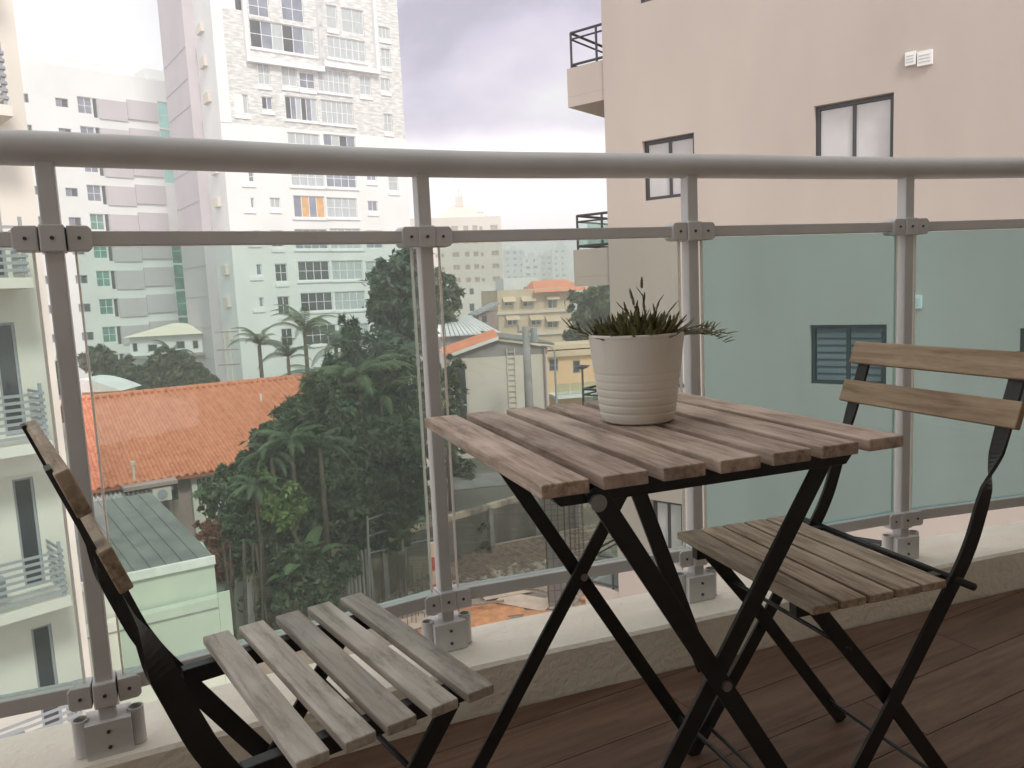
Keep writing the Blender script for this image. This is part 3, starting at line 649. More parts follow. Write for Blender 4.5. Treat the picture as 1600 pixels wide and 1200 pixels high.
for (x0, x1, y0, y1) in ((1415, 1432, 82, 103), (1434, 1458, 80, 103)):
    rc = RB.rect(x0, x1, y0, y1); mb = MB(); RB.box(mb, rc[0], rc[1], rc[2], rc[3], -.05, .0); v = obj('vent_cover', mb, M['white'], GR, bevel=.004)
    for q in range(3): m2 = MB(); z = rc[2] + (rc[3] - rc[2]) * (.25 + .22 * q); RB.box(m2, rc[0] + .02, rc[1] - .02, z, z + .008, -.058, -.05); obj('vent_slat', m2, M['beige'], v)
rc = RB.rect(1426, 1441, 461, 482); mb = MB(); RB.box(mb, rc[0], rc[1], rc[2], rc[3], -.05, .0); v = obj('vent_cover', mb, M['white'], GR, bevel=.004)
for q in range(3): m2 = MB(); z = rc[2] + (rc[3] - rc[2]) * (.25 + .22 * q); RB.box(m2, rc[0] + .02, rc[1] - .02, z, z + .008, -.058, -.05); obj('vent_slat', m2, M['beige'], v)
# corner balconies
zpt = RB.pix(945, 92)[1]; zpb = RB.pix(945, 155)[1]
so = RB.pix(886, 150)[0]
for k in range(-3, 3):
    zt_, zb_ = zpt + k * ST, zpb + k * ST
    if zb_ < GP + 1.5: continue
    mb = MB(); RB.box(mb, s_left + .002, so, zb_, zb_ + .16, .02, 4.2)
    RB.box(mb, s_left + .002, so, zb_ + .162, zt_, .02, .14); RB.box(mb, so - .12, so, zb_ + .162, zt_, .142, 4.2)
    bl = obj('balcony', mb, M['plaster'], GR)
    z1 = zt_ + (RB.pix(900, 47)[1] - RB.pix(900, 106)[1]) * .97
    mb = MB()
    for zz, r_ in ((z1, .022), (z1 - .10, .016), (zt_ + .06, .022)):
        mb.tube([RB.p(s_left + .02, zz, .08), RB.p(so - .06, zz, .08)], r_, 8); mb.tube([RB.p(so - .06, zz, .08), RB.p(so - .06, zz, 4.1)], r_, 8)
    for s_, d_ in ((so - .06, .08), (s_left + .16, .08), (so - .06, 2.2), (so - .06, 4.1)):
        mb.tube([RB.p(s_, zt_, d_), RB.p(s_, z1, d_)], .02, 8)
    rl = obj('balcony_rail', mb, M['dkframe'], bl)
    if k < 0:
        mb = MB(); RB.box(mb, s_left + .03, so - .08, zt_ + .08, z1 - .12, .075, .085); obj('glass_panel', mb, M['clearglass'], bl)
        mb = MB(); RB.box(mb, so - .065, so - .055, zt_ + .08, z1 - .12, .4, 4.0); obj('glass_panel', mb, M['clearglass'], bl)

# ================================================================== LEFT NEAR BUILDING
LB = Fc(82, 690, 15, R(46)); WALLD = 1.15
LW = LB.shift(WALLD)
GL_ = thing('cream_apartment_block', 'cream apartment block at the left edge with stacked balconies of horizontal grey rails', 'building', (LB.o.x, LB.o.y, GP), LB.ang)
s_wall = LW.pix(104, 720)[0]
z0 = LB.o.z; SL = 3.2
ops = []
for k in range(-3, 4):
    z = z0 + k * SL + .02
    ops.append((LW.pix(20, 690)[0] - .1, LW.pix(20, 690)[0] + .28, z + .05, z + 2.35)); ops.append((-3.6, -2.3, z + .05, z + 2.3)); ops.append((-6.5, -4.6, z + .05, z + 2.3))
wall(LW, GL_, M['cream'], -14, s_wall, GP, 13, ops, depth=9, reveal=.15)
for rc in ops: window(LW, GL_, rc, M['grey'], M['darkglass'], 1 if rc[1] - rc[0] < .6 else 2, 1, .05, .1, name='balcony_door')
for k in range(-3, 4):
    z = z0 + k * SL
    mb = MB(); LB.box(mb, -12, 0, z - .18, z + .02, 0, WALLD - .003); b = obj('balcony_slab', mb, M['cream'], GL_)
    mb = MB(); pm = MB()
    for q in range(7):
        zz = z + .16 + q * .135
        m_ = MB(); LB.box(m_, -11.9, -.05, zz - .028, zz + .028, .03, .055); obj('balcony_rail', m_, M['grey'], b)
        m_ = MB(); LB.box(m_, -.05, -.025, zz - .028, zz + .028, .06, WALLD - .02); obj('balcony_rail', m_, M['grey'], b)
    for s_ in (-.09, -1.6, -3.1, -4.6, -6.1, -7.6, -9.1):
        m_ = MB(); LB.box(m_, s_ - .03, s_ + .03, z + .02, z + 1.05 + (.12 if s_ > -.1 else 0), .057, .10); obj('balcony_post', m_, M['grey'], b)
    m_ = MB(); LB.box(m_, -3.4, -1.0, z + .2, z + .62, .35, .6); obj('air_conditioner', m_, M['grey'], b)

# ================================================================== STRIPED MAUVE APARTMENT BLOCK (far left)
MBk = Fc(178, 407, 85, R(45)); G = thing('striped_apartment_block', 'pale apartment block with mauve bands and green glass behind the white small house', 'building', (MBk.o.x, MBk.o.y, GT), MBk.ang)
s0 = MBk.pix(40, 430)[0]; sE = MBk.pix(312, 450)[0]; zr = MBk.pix(160, 112)[1]
c1 = (MBk.pix(118, 436)[0], MBk.pix(137, 436)[0]); zc1 = (MBk.pix(127, 443)[1], MBk.pix(127, 430)[1])
c2 = (MBk.pix(151, 435)[0], MBk.pix(173, 435)[0]); zc2 = (MBk.pix(162, 448)[1], MBk.pix(162, 423)[1])
c0 = (MBk.pix(73, 481)[0], MBk.pix(83, 481)[0]); c3 = (MBk.pix(272, 430)[0], MBk.pix(303, 430)[0])
cc = (MBk.pix(174, 435)[0], MBk.pix(181, 435)[0]); cm = (MBk.pix(181, 435)[0], MBk.pix(225, 435)[0], MBk.pix(271, 435)[0])
ST_M = 3.02; ops = []; spec = []
for k in range(-5, 8):
    z = k * ST_M
    for c, zz, kind in ((c0, zc1, 'sm'), (c1, zc1, 'sm'), (c2, zc2, 'gr'), (cc, (zc2[0] - .3, zc2[1]), 'dk')):
        rc = (c[0], c[1], zz[0] + z, zz[1] + z)
        if rc[2] > GT + .5 and rc[3] < zr - .6: ops.append(rc); spec.append((rc, kind, k))
zg1 = MBk.pix(290, 325)[1]; 
for k in range(-5, 2): 
    z = zc2[0] - .6 + k * ST_M
    if z > GT: ops.append((c3[0], c3[1], z, z + ST_M - .12)); spec.append((ops[-1], 'gl', k))
for k in range(4, 7):
    z = zc2[0] - .6 + k * ST_M
    if z + ST_M < zr - .8: ops.append((c3[0], c3[1] - .5, z, z + ST_M - .12)); spec.append((ops[-1], 'tq', k))
wall(MBk, G, M['white'], s0, sE, GT, zr, ops, depth=14, reveal=.3)
for rc, kind, k in spec:
    if kind == 'sm': window(MBk, G, rc, M['grey'], [M['blueglass'], M['darkglass']], 2, 1, .06, .2)
    elif kind == 'gr': window(MBk, G, rc, M['whitefr'], M['greenglass'] if k < 3 else M['blueglass'], 2, 2, .07, .2)
    elif kind == 'dk': window(MBk, G, rc, M['grey'], M['darkglass'], 1, 1, .06, .25)
    elif kind == 'gl': window(MBk, G, rc, M['whitefr'], [M['greenglass'], M['darkglass'], M['greenglass']], 2, 2, .06, .15)
    else: window(MBk, G, rc, M['whitefr'], M['turq'], 1, 2, .06, .15)
for k in range(-5, 7):
    z = zc2[0] - .35 + k * ST_M
    if z < GT or z + 2.2 > zr: continue
    for h in range(2):
        mb = MB(); MBk.box(mb, cm[h] + .02, cm[h + 1], z + h * .32, z + h * .32 + 2.05, -.14 - .06 * h, -.0); obj('cladding_panel', mb, M['mauve'], G)
mb = MB(); MBk.box(mb, cm[0] - 6, cm[1], zr, zr + .9, .5, 5); MBk.box(mb, s0 + 2, s0 + 3, zr, zr + 1.6, 1, 3); MBk.box(mb, sE - 3.5, sE - 1, zr, zr + 1.4, 1, 4); obj('roof_parapet', mb, M['white'], G)

# ================================================================== TALL WHITE TOWER
TF = Fc(467, 408, 70, R(36.5)); G = thing('white_apartment_tower', 'tall white apartment tower with grey stone upper floors and a mauve side wall', 'building', (TF.o.x, TF.o.y, GT), TF.ang)
sl = TF.pix(372, 500)[0]; sr = TF.pix(640, 330)[0]; ztop = 40; zst = TF.pix(480, 240)[1]
def shade_of(t): return {'d': M['darkglass'], 'b': M['blueglass'], 'c': M['curtain'], 'w': M['curtain'], 'm': [M['darkglass'], M['blueglass'], M['curtain']], 'o': [M['blueglass'], M['orange'], M['blueglass'], M['orange']]}[t]
wins = [(390, 409, 413, 430, 'b', 2, 1), (430, 449, 412, 440, 'd', 2, 2), (466, 515, 408, 438, 'd', 4, 2), (519, 567, 407, 437, 'c', 4, 2), (572, 600, 408, 436, 'c', 2, 2),
 (395, 412, 465, 480, 'b', 2, 1), (434, 453, 463, 491, 'd', 2, 2), (470, 520, 457, 486, 'd', 4, 2), (523, 571, 455, 484, 'c', 4, 2), (577, 604, 456, 484, 'c', 2, 2),
 (398, 416, 515, 530, 'b', 2, 1), (440, 458, 513, 541, 'd', 2, 2), (476, 526, 508, 538, 'd', 4, 2), (530, 577, 506, 536, 'c', 4, 2),
 (388, 406, 360, 378, 'b', 2, 1), (424, 442, 360, 386, 'd', 2, 2), (461, 512, 358, 389, 'b', 4, 2), (516, 564, 357, 389, 'c', 4, 2), (572, 598, 360, 388, 'b', 2, 2),
 (381, 397, 309, 325, 'b', 2, 1), (422, 438, 309, 325, 'c', 2, 1), (459, 508, 306, 340, 'o', 4, 1), (511, 558, 309, 340, 'c', 4, 2), (575, 590, 314, 330, 'b', 2, 1),
 (378, 397, 267, 284, 'b', 2, 2), (455, 507, 262, 291, 'c', 4, 2), (510, 557, 265, 293, 'b', 4, 2), (573, 588, 267, 282, 'b', 2, 1), (607, 622, 270, 298, 'c', 1, 2),
 (373, 391, 210, 232, 'b', 2, 1), (414, 430, 212, 232, 'c', 2, 1), (450, 500, 208, 242, 'c', 4, 2), (506, 556, 211, 245, 'm', 4, 2), (570, 586, 216, 236, 'b', 2, 1), (604, 618, 218, 246, 'c', 1, 2),
 (366, 388, 147, 177, 'm', 3, 1), (409, 426, 151, 171, 'm', 2, 1), (446, 496, 152, 188, 'm', 6, 1), (502, 552, 158, 194, 'c', 6, 2), (600, 613, 178, 206, 'c', 2, 2),
 (403, 422, 98, 132, 'c', 2, 2), (468, 492, 113, 138, 'b', 2, 2), (440, 464, 104, 134, 'c', 2, 1), (497, 546, 110, 145, 'c', 6, 2), (562, 580, 118, 148, 'c', 2, 2), (595, 609, 122, 142, 'c', 2, 1),
 (391, 491, 37, 80, 'm', 6, 2), (512, 571, 60, 93, 'c', 6, 2), (596, 610, 76, 104, 'c', 2, 2), (388, 420, -6, 25, 'b', 2, 2), (440, 474, -6, 33, 'b', 2, 2), (510, 526, 8, 44, 'c', 1, 2), (534, 568, 14, 52, 'c', 2, 2), (592, 609, 42, 60, 'c', 3, 1), (341, 380, -20, 14, 'd', 3, 1)]
ops = []; 
for w in wins: ops.append(TF.rect(*w[:4]))
lowo = [o for o in ops if o[2] < zst]; upo = [o for o in ops if o[2] >= zst]
zsp = min([o[2] for o in upo] + [zst + 5]) - .5; zsp = max(zsp, max(o[3] for o in lowo) + .2)
wall(TF, G, M['white'], sl, sr, GT, zsp, lowo, depth=16, reveal=.22)
wall(TF, G, M['stone'], sl + .9, sr, zsp + .002, ztop, upo, depth=16, reveal=.22)
mb = MB(); TF.box(mb, sl, sl + .898, zsp + .002, ztop, -.05, 16); obj('corner_pier', mb, M['white'], G)
for w, rc in zip(wins, ops):
    window(TF, G, rc, M['whitefr'], shade_of(w[4]), w[5], w[6], .07, .15)
    if rc[1] - rc[0] < 1.6:
        mb = MB(); TF.box(mb, rc[0] - .08, rc[1] + .08, rc[2] - .45, rc[2] - .15, -.10, -.001); obj('sill_block', mb, M['whitefr'], G)
    elif rc[1] - rc[0] > 2.4:
        mb = MB(); TF.box(mb, rc[0] - .2, rc[1] + .2, rc[2] - .22, rc[2] - .06, -.12, -.001); obj('window_ledge', mb, M['whitefr'], G)
# white projecting frame round the upper bays
a, b, c, d = TF.rect(384, 494, -30, 88); 
mb = MB(); TF.box(mb, a - .3, a, c - .9, 40, -.45, -.002); TF.box(mb, b, b + .3, c - .9, 40, -.45, -.002); TF.box(mb, a, b, c - .9, c - .5, -.45, -.002); obj('bay_frame', mb, M['whitefr'], G)
a, b, c, d = TF.rect(497, 582, -10, 103)
mb = MB(); TF.box(mb, a - .1, a + .2, c - .4, 36, -.45, -.002); TF.box(mb, b, b + .3, c - .4, 36, -.45, -.002); TF.box(mb, a + .2, b, c - .4, c, -.45, -.002); TF.box(mb, a + .2, b, 33.6, 34.2, -.45, -.002); obj('bay_frame', mb, M['whitefr'], G)
# side wall, receding to the left
q = TF.p(sl, 0); TS = Fc.__new__(Fc); TS.o = q; TS.u = TF.n; TS.n = TF.u; TS.ang = TF.ang + R(90)
sA = TS.pix(349, 540)[0]; sB = TS.pix(312, 540)[0]
sideo = []
for (x0, x1, y0, y1) in ((340, 348, 417, 433), (343, 351, 466, 482), (346, 354, 517, 531), (328, 336, 314, 330), (324, 332, 263, 280), (312, 321, 154, 172), (306, 315, 100, 118), (301, 310, 50, 66)):
    sideo.append(TS.rect(x0, x1, y0, y1))
TSo = TS.shift(-.01)
wall(TSo, G, M['white'], .01, sA, GT, ztop, sideo, depth=2, reveal=.2, name='side_wall')
for rc in sideo: window(TSo, G, rc, M['whitefr'], M['darkglass'], 1, 1, .05, .12)
for rc in sideo:
    mb = MB(); TSo.box(mb, rc[0] - 1.9, rc[0] - .5, rc[2] + .1, rc[3], -.3, -.002); obj('vent_screen', mb, M['beige'], G)
mb = MB(); TS.box(mb, sA, sB, GT, ztop + 3, -.9, 2); obj('mauve_wall', mb, M['mauve'], G)
for y in (72, 122, 165, 215, 262, 315, 365, 415, 463, 512, 560):
    a, z = TS.pix(345 - (540 - y) * .075, y); mb = MB(); TS.box(mb, sA + .02, sB - .02, z, z + .07, -.93, -.901); obj('floor_joint', mb, M['grey'], G)
for y in range(50, 600, 50):
    a, z = TS.pix(330, y); mb = MB(); TS.box(mb, sB - .9, sB + .35, z, z + .45, -.6, -.1); obj('vent_hood', mb, M['mauve'], G)

# ================================================================== BEIGE APARTMENT BLOCK far centre
BF = Fc(700, 400, 185, R(8)); G = thing('beige_apartment_block', 'beige apartment block with small brown windows and a hipped roof, far centre', 'building', (BF.o.x, BF.o.y, GT), BF.ang)
s0, s1 = BF.pix(640, 420)[0], BF.pix(786, 420)[0]; zt = BF.pix(730, 339)[1]
ops = []
for xs in ((680, 684), (689, 694), (707, 718), (726, 734), (740, 748), (751, 756), (768, 780)):
    a, b = BF.pix(xs[0], 400)[0], BF.pix(xs[1], 400)[0]
    for k in range(-3, 3):
        z = BF.pix(720, 403)[1] + k * 3.05 + .2
        if z + 1.4 < zt - .3 : ops.append((a, b, z, z + (1.2 if xs[1] - xs[0] > 5 else .9)))
wall(BF, G, M['beige'], s0, s1, GT, zt, ops, depth=16, reveal=.25)
for rc in ops: window(BF, G, rc, M['tan'], M['rose'], 2 if rc[1] - rc[0] > 1.3 else 1, 1, .1, .18)
a, b = BF.pix(682, 340)[0], BF.pix(762, 340)[0]; mb = MB()
pk = [BF.p((a + b) / 2 - 2, zt + 3.4, 6), BF.p((a + b) / 2 + 2, zt + 3.4, 6)]
bs = [BF.p(a, zt + .02, .3), BF.p(b, zt + .02, .3), BF.p(b, zt + .02, 12), BF.p(a, zt + .02, 12)]
mb.add(bs + pk, [(0, 1, 5, 4), (1, 2, 5), (2, 3, 4, 5), (3, 0, 4), (0, 3, 2, 1)]); obj('roof', mb, M['beige'], G)
m_ = MB(); c = BF.p((a + b) / 2, zt + 3, 6); m_.box(c.x - .9, c.x + .9, c.y - .9, c.y + .9, zt + 3, zt + 5.4); m_.tube([(c.x, c.y, zt + 5.4), (c.x, c.y, zt + 7.4)], .12, 6); m_.tube([(c.x + .6, c.y, zt + 5.4), (c.x + .6, c.y, zt + 7)], .1, 6); obj('roof_tank', m_, M['beige'], G)
m_ = MB(); BF.box(m_, BF.pix(748, 340)[0], BF.pix(757, 340)[0], zt + .02, zt + 1.3, 2, 4); obj('roof_box', m_, M['tan'], G)
# annex in front
AF = Fc(715, 455, 150, R(10)); G = thing('white_annex_building', 'low white building with few windows in front of the beige block', 'building', (AF.o.x, AF.o.y, GT), AF.ang)
ops = [AF.rect(*r_) for r_ in ((716, 722, 452, 462), (733, 741, 450, 461), (708, 724, 474, 484), (733, 742, 474, 487), (752, 762, 475, 487))]
wall(AF, G, M['cream'], AF.pix(650, 460)[0], AF.pix(774, 460)[0], GT, AF.pix(715, 447)[1], ops, depth=10, reveal=.2)
for rc in ops: window(AF, G, rc, M['whitefr'], M['darkglass'], 1, 1, .1, .15)

# ================================================================== FAR CITY BLOCKS
crnd = random.Random(11)
city = [(786, 818, 390, 440, 420, 'pale'), (816, 842, 402, 440, 380, 'white'), (842, 866, 398, 440, 460, 'pale'), (862, 892, 388, 440, 430, 'white'), (893, 935, 422, 455, 260, 'white'), (870, 885, 384, 440, 470, 'pale'),
        (640, 672, 396, 450, 500, 'pale'), (936, 965, 415, 450, 480, 'pale'), (730, 790, 420, 450, 520, 'white'), (560, 640, 410, 450, 560, 'pale'), (20, 70, 430, 480, 300, 'pale')]
city_lab = ['tall pale grey tower block on the skyline right of the beige block', 'low white flat block on the skyline between two taller ones', 'pale stepped block on the skyline left of the widest one', 'widest white block on the skyline behind the orange hipped roof',
 'long white building with dark windows beyond the plant, low on the skyline', 'slim pale tower rising above the white skyline blocks', 'far pale block behind the big tree', 'far pale block hidden behind the pink building corner', 'far white block behind the beige apartment block', 'long far pale block behind the big tree', 'far pale block behind the left cream building']
for i, (x0, x1, y0, y1, D, mm) in enumerate(city[:7]):
    f = Fc((x0 + x1) / 2, y1, D, R(crnd.uniform(-8, 12))); a, b = f.pix(x0, y0)[0], f.pix(x1, y0)[0]; zt = f.pix((x0 + x1) / 2, y0)[1]
    G = thing('city_building', city_lab[i], 'building', (f.o.x, f.o.y, GT), f.ang, 'pale city blocks on the skyline')
    ops = []; z = zt - 2.4
    while z > f.pix(x0, y1 + 10)[1]:
        x = a + 1.5
        while x < b - 2: ops.append((x, x + crnd.choice((1.2, 2.2)), z, z + 1.5)); x += 3.6
        z -= 3.3
    wall(f, G, M[mm], a, b, GT, zt, ops, depth=12, reveal=.3)
    for rc in ops: window(f, G, rc, M['whitefr'], M['blueglass'], 1, 1, .12, .25)
    m_ = MB(); f.box(m_, (a + b) / 2 - 1.5, (a + b) / 2 + 1.5, zt, zt + 2.2, 2, 5); f.box(m_, a + .5, a + 1, zt, zt + 3, 2, 2.5); obj('roof_box', m_, M['pale'], G)

# ================================================================== TAN BUILDING with orange hipped roof
TN = Fc(815, 480, 100, R(12)); G = thing('tan_house', 'tan three storey house with awnings over its windows and orange hipped roof pavilion', 'house', (TN.o.x, TN.o.y, GT), TN.ang)
ops = [TN.rect(*r_) for r_ in ((788, 802, 468, 478), (817, 833, 467, 479), (793, 808, 496, 508), (830, 845, 496, 508), (855, 872, 498, 512), (856, 870, 464, 482))]
wall(TN, G, M['tan'], TN.pix(778, 480)[0], TN.pix(893, 480)[0], GT, TN.pix(815, 452)[1], ops, depth=12, reveal=.25)
for i, rc in enumerate(ops):
    window(TN, G, rc, M['whitefr'], [M['darkglass'], M['blueglass']], 2, 1, .08, .15)
    mb = MB(); mb.prism([TN.p(rc[0] - .25, rc[3] + .35, 0), TN.p(rc[0] - .25, rc[3] - .25, -.9), TN.p(rc[0] - .25, rc[3] - .33, -.9), TN.p(rc[0] - .25, rc[3] + .2, 0)], TN.u * (rc[1] - rc[0] + .5)); obj('awning', mb, M['tan'], G)
for y in (490, 525):
    z = TN.pix(815, y)[1]; mb = MB(); TN.box(mb, TN.pix(778, 480)[0] - .2, TN.pix(893, 480)[0] + .2, z, z + .3, -.3, -.002); obj('ledge', mb, M['beige'], G)
a, b = TN.pix(838, 455)[0], TN.pix(888, 455)[0]; zb = TN.pix(860, 456)[1]
mb = MB(); TN.box(mb, a, b, TN.pix(815, 452)[1] + .01, zb + .2, .5, 5); obj('pavilion', mb, M['rose'], G)
mb = MB(); e1, e2 = TN.pix(832, 458)[0], TN.pix(925, 452)[0]; zk = TN.pix(860, 437)[1]
bs = [TN.p(e1, zb, -1.2), TN.p(e2, zb, -1.2), TN.p(e2, zb, 7), TN.p(e1, zb, 7)]; pk = [TN.p(e1 + 1, zk, 4), TN.p(e2 - 2.4, zk, 4)]
mb.add(bs + pk, [(0, 1, 5, 4), (1, 2, 5), (2, 3, 4, 5), (3, 0, 4), (0, 3, 2, 1)]); obj('roof', mb, M['tile2'], G)
WBf = Fc(815, 450, 120, R(10)); G = thing('white_roof_block', 'plain white block with flat roof behind the tan house', 'building', (WBf.o.x, WBf.o.y, GT), WBf.ang)
a, b = WBf.pix(787, 450)[0], WBf.pix(842, 450)[0]; rc = WBf.rect(818, 826, 448, 453)
wall(WBf, G, M['white'], a, b, GT, WBf.pix(815, 434)[1], [rc], depth=8); window(WBf, G, rc, M['whitefr'], M['darkglass'], 1, 1)
for x in (872, 885):
    pass
# brown shed
SF = Fc(765, 500, 80, R(12)); G = thing('brown_shed', 'small brown shed with a lean to roof beside the tan house', 'shed', (SF.o.x, SF.o.y, GT), SF.ang)
a, b = SF.pix(748, 495)[0], SF.pix(777, 495)[0]; zt = SF.pix(765, 487)[1]
rc = SF.rect(752, 762, 492, 505); wall(SF, G, M['rose'], a, b, GT, zt, [rc], depth=4); window(SF, G, rc, M['grey'], M['darkglass'], 1, 1, .08)
mb = MB(); mb.prism([SF.p(a - .4, zt - .35, -.4), SF.p(b + .3, zt + .75, -.4), SF.p(b + .3, zt + .9, -.4), SF.p(a - .4, zt - .2, -.4)], SF.n * 4.8); obj('roof', mb, M['grey'], G)

# ================================================================== WORKSHOP with white wall
WF = Fc(790, 600, 48, R(9)); G = thing('white_workshop', 'white walled workshop with low gable, orange strip of roof and white metal roof behind', 'building', (WF.o.x, WF.o.y, GT), WF.ang)
a, b = WF.pix(706, 620)[0], WF.pix(858, 620)[0]; za = WF.pix(715, 552)[1]; zp = WF.pix(778, 524)[1]; zb = WF.pix(855, 536)[1]; sp = WF.pix(778, 530)[0]
rc = (a + .15, WF.pix(730, 600)[0], WF.pix(720, 700)[1], WF.pix(720, 566)[1])
wall(WF, G, M['beige'], a, b, GT, za - .35, [rc], depth=9)
window(WF, G, rc, M['whitefr'], M['darkglass'], 1, 2, .07, name='door')
mb = MB(); mb.prism([WF.p(a, za - .348, .01), WF.p(b, za - .348, .01), WF.p(b, zb - .25, .01), WF.p(sp, zp - .35, .01), WF.p(a, za - .1, .01)], WF.n * .25); obj('gable', mb, M['concg'], G)
mb = MB(); mb.prism([WF.p(a - .3, za - .08, -.35), WF.p(sp, zp - .05, -.35), WF.p(sp, zp - .25, -.35), WF.p(a - .3, za - .28, -.35)], WF.n * .16); obj('gutter', mb, M['gutter'], G)
mb = MB(); mb.prism([WF.p(sp, zp - .07, -.3), WF.p(b + .4, zb + .0, -.3), WF.p(b + .4, zb - .14, -.3), WF.p(sp, zp - .22, -.3)], WF.n * 9); obj('roof', mb, M['sheet'], G)
mb = MB(); mb.prism([WF.p(a - .4, za - .05, -.18), WF.p(sp, zp, -.18), WF.p(sp, zp - .12, -.18), WF.p(a - .4, za - .17, -.18)], WF.n * 1.9 + Vector((0, 0, .33))); obj('roof', mb, M['tile2'], G)
for x in (794, 806):
    s_ = WF.pix(x, 600)[0]; mb = MB(); WF.box(mb, s_ - .03, s_ + .02, GT + 1, WF.pix(790, 545)[1], -.1, -.05); obj('ladder_rail', mb, M['beige'], G)
s1_, s2_ = WF.pix(794, 600)[0], WF.pix(806, 600)[0]; z = GT + 1.3
while z < WF.pix(790, 548)[1]:
    mb = MB(); WF.box(mb, s1_ + .03, s2_ - .03, z, z + .04, -.095, -.06); obj('ladder_rung', mb, M['beige'], G); z += .35
s_ = WF.pix(852, 600)[0]; mb = MB(); mb.tube([WF.p(s_, GT, -.12), WF.p(s_, zb - .3, -.12)], .07, 8); obj('downpipe', mb, M['rose'], G)
# white metal roofed hall behind the workshop
HF = Fc(730, 520, 58, R(9)); G = thing('white_roofed_hall', 'low hall under a bright white metal roof behind the workshop', 'building', (HF.o.x, HF.o.y, GT), HF.ang)
a, b = HF.pix(688, 520)[0], HF.pix(776, 520)[0]; z1 = HF.pix(730, 524)[1]
rc = (a + 1, a + 2, GT + 1, GT + 2.2); wall(HF, G, M['concg'], a, b, GT, z1, [rc], depth=9); window(HF, G, rc, M['grey'], M['darkglass'], 1, 1)
q1, q2, q3, q4 = HF.p(a - .3, z1, -.4), HF.p(b + .3, z1 + .05, -.4), HF.p(HF.pix(748, 500)[0], z1 + 1.25, 6), HF.p(HF.pix(695, 500)[0], z1 + 1.35, 6)
mb = MB(); n_ = 14
for i in range(n_):
    t0, t1 = i / n_, (i + 1) / n_ - .012
    A0, A1 = q1.lerp(q2, t0), q1.lerp(q2, t1); B0, B1 = q4.lerp(q3, t0), q4.lerp(q3, t1)
    m_ = MB(); m_.add([A0, A1, B1, B0] + [p + Vector((0, 0, .08)) for p in (A0, A1, B1, B0)], [(3, 2, 1, 0), (4, 5, 6, 7), (0, 1, 5, 4), (1, 2, 6, 5), (2, 3, 7, 6), (3, 0, 4, 7)]); obj('roof_sheet', m_, M['sheetw'], G)

# ================================================================== PEACH HOUSE
PF = Fc(885, 580, 60, R(12)); G = thing('peach_house', 'peach coloured house with tan roof terrace just left of the plant pot', 'house', (PF.o.x, PF.o.y, GT), PF.ang)
ops = [PF.rect(*r_) for r_ in ((858, 872, 561, 580), (895, 907, 563, 583))]
wall(PF, G, M['peach'], PF.pix(852, 580)[0], PF.pix(985, 580)[0], GT, PF.pix(885, 556)[1], ops, depth=7)
for rc in ops: window(PF, G, rc, M['concg'], M['darkglass'], 1, 2, .08)
for (y0, y1, dd) in ((548, 556, -.35), (539, 546, .3)):
    z_, z2 = PF.pix(885, y1)[1], PF.pix(885, y0)[1]; mb = MB(); PF.box(mb, PF.pix(852, 580)[0] - .3, PF.pix(990, 580)[0], z_ + .003, z2, dd, 4); obj('roof_parapet', mb, M['tan'], G)
mb = MB(); z_ = PF.pix(885, 612)[1]; PF.box(mb, PF.pix(856, 600)[0], PF.pix(985, 600)[0], z_ - .25, z_, -2.0, -.002); obj('balcony_slab', mb, M['white'], G)
for i in range(6):
    a = PF.pix(860, 600)[0] + i * 1.05; mb = MB(); PF.box(mb, a, a + 1.0, z_ + .02, z_ + .9, -1.95, -1.93); obj('glass_panel', mb, M['clearglass'], G)
# satellite dish on terrace mast
c = at(911, 612, 52); G = tag(obj('satellite_dish', MB().tube([(c.x, c.y, GT), (c.x, c.y, at(911, 570, 52).z)], .07, 8).lathe([(.02, -.25), (.35, -.12), (.55, .02), (.5, .03), (.3, -.08), (.01, -.18)], (c.x, c.y, at(911, 572, 52).z), 16), M['dkframe']), 'dark dish on a thin mast standing before the peach house', 'satellite dish')

# ================================================================== UTILITY POLE
c = at(828, 640, 44); top = at(824, 510, 44).z
G = thing('utility_pole', 'grey concrete utility pole with a transformer standing before the white workshop', 'pole', (c.x, c.y, GT))
mb = MB(); mb.tube([(c.x, c.y, GT), (c.x - .05, c.y, top)], [.30, .20], 12); obj('pole_shaft', mb, M['concg'], G, smooth=True)
mb = MB(); mb.box(c.x - .55, c.x + .55, c.y - .06, c.y + .06, top - .35, top - .22); obj('crossarm', mb, M['concg'], G)
mb = MB(); mb.tube([(c.x + .42, c.y - .1, top - .9), (c.x + .42, c.y - .1, top - .1)], .2, 12); mb.tube([(c.x - .45, c.y, top - .2), (c.x - .45, c.y, top + .1)], .06, 8); obj('transformer', mb, M['grey'], G)
c = at(870, 640, 46); G = tag(obj('street_lamp', MB().tube([(c.x, c.y, GT), (c.x, c.y, at(868, 548, 46).z), (c.x - .25, c.y, at(868, 541, 46).z), (c.x - .8, c.y, at(868, 539, 46).z)], [.08, .06, .05, .05], 8), M['grey']), 'grey street lamp post curving left beside the white workshop', 'street lamp')

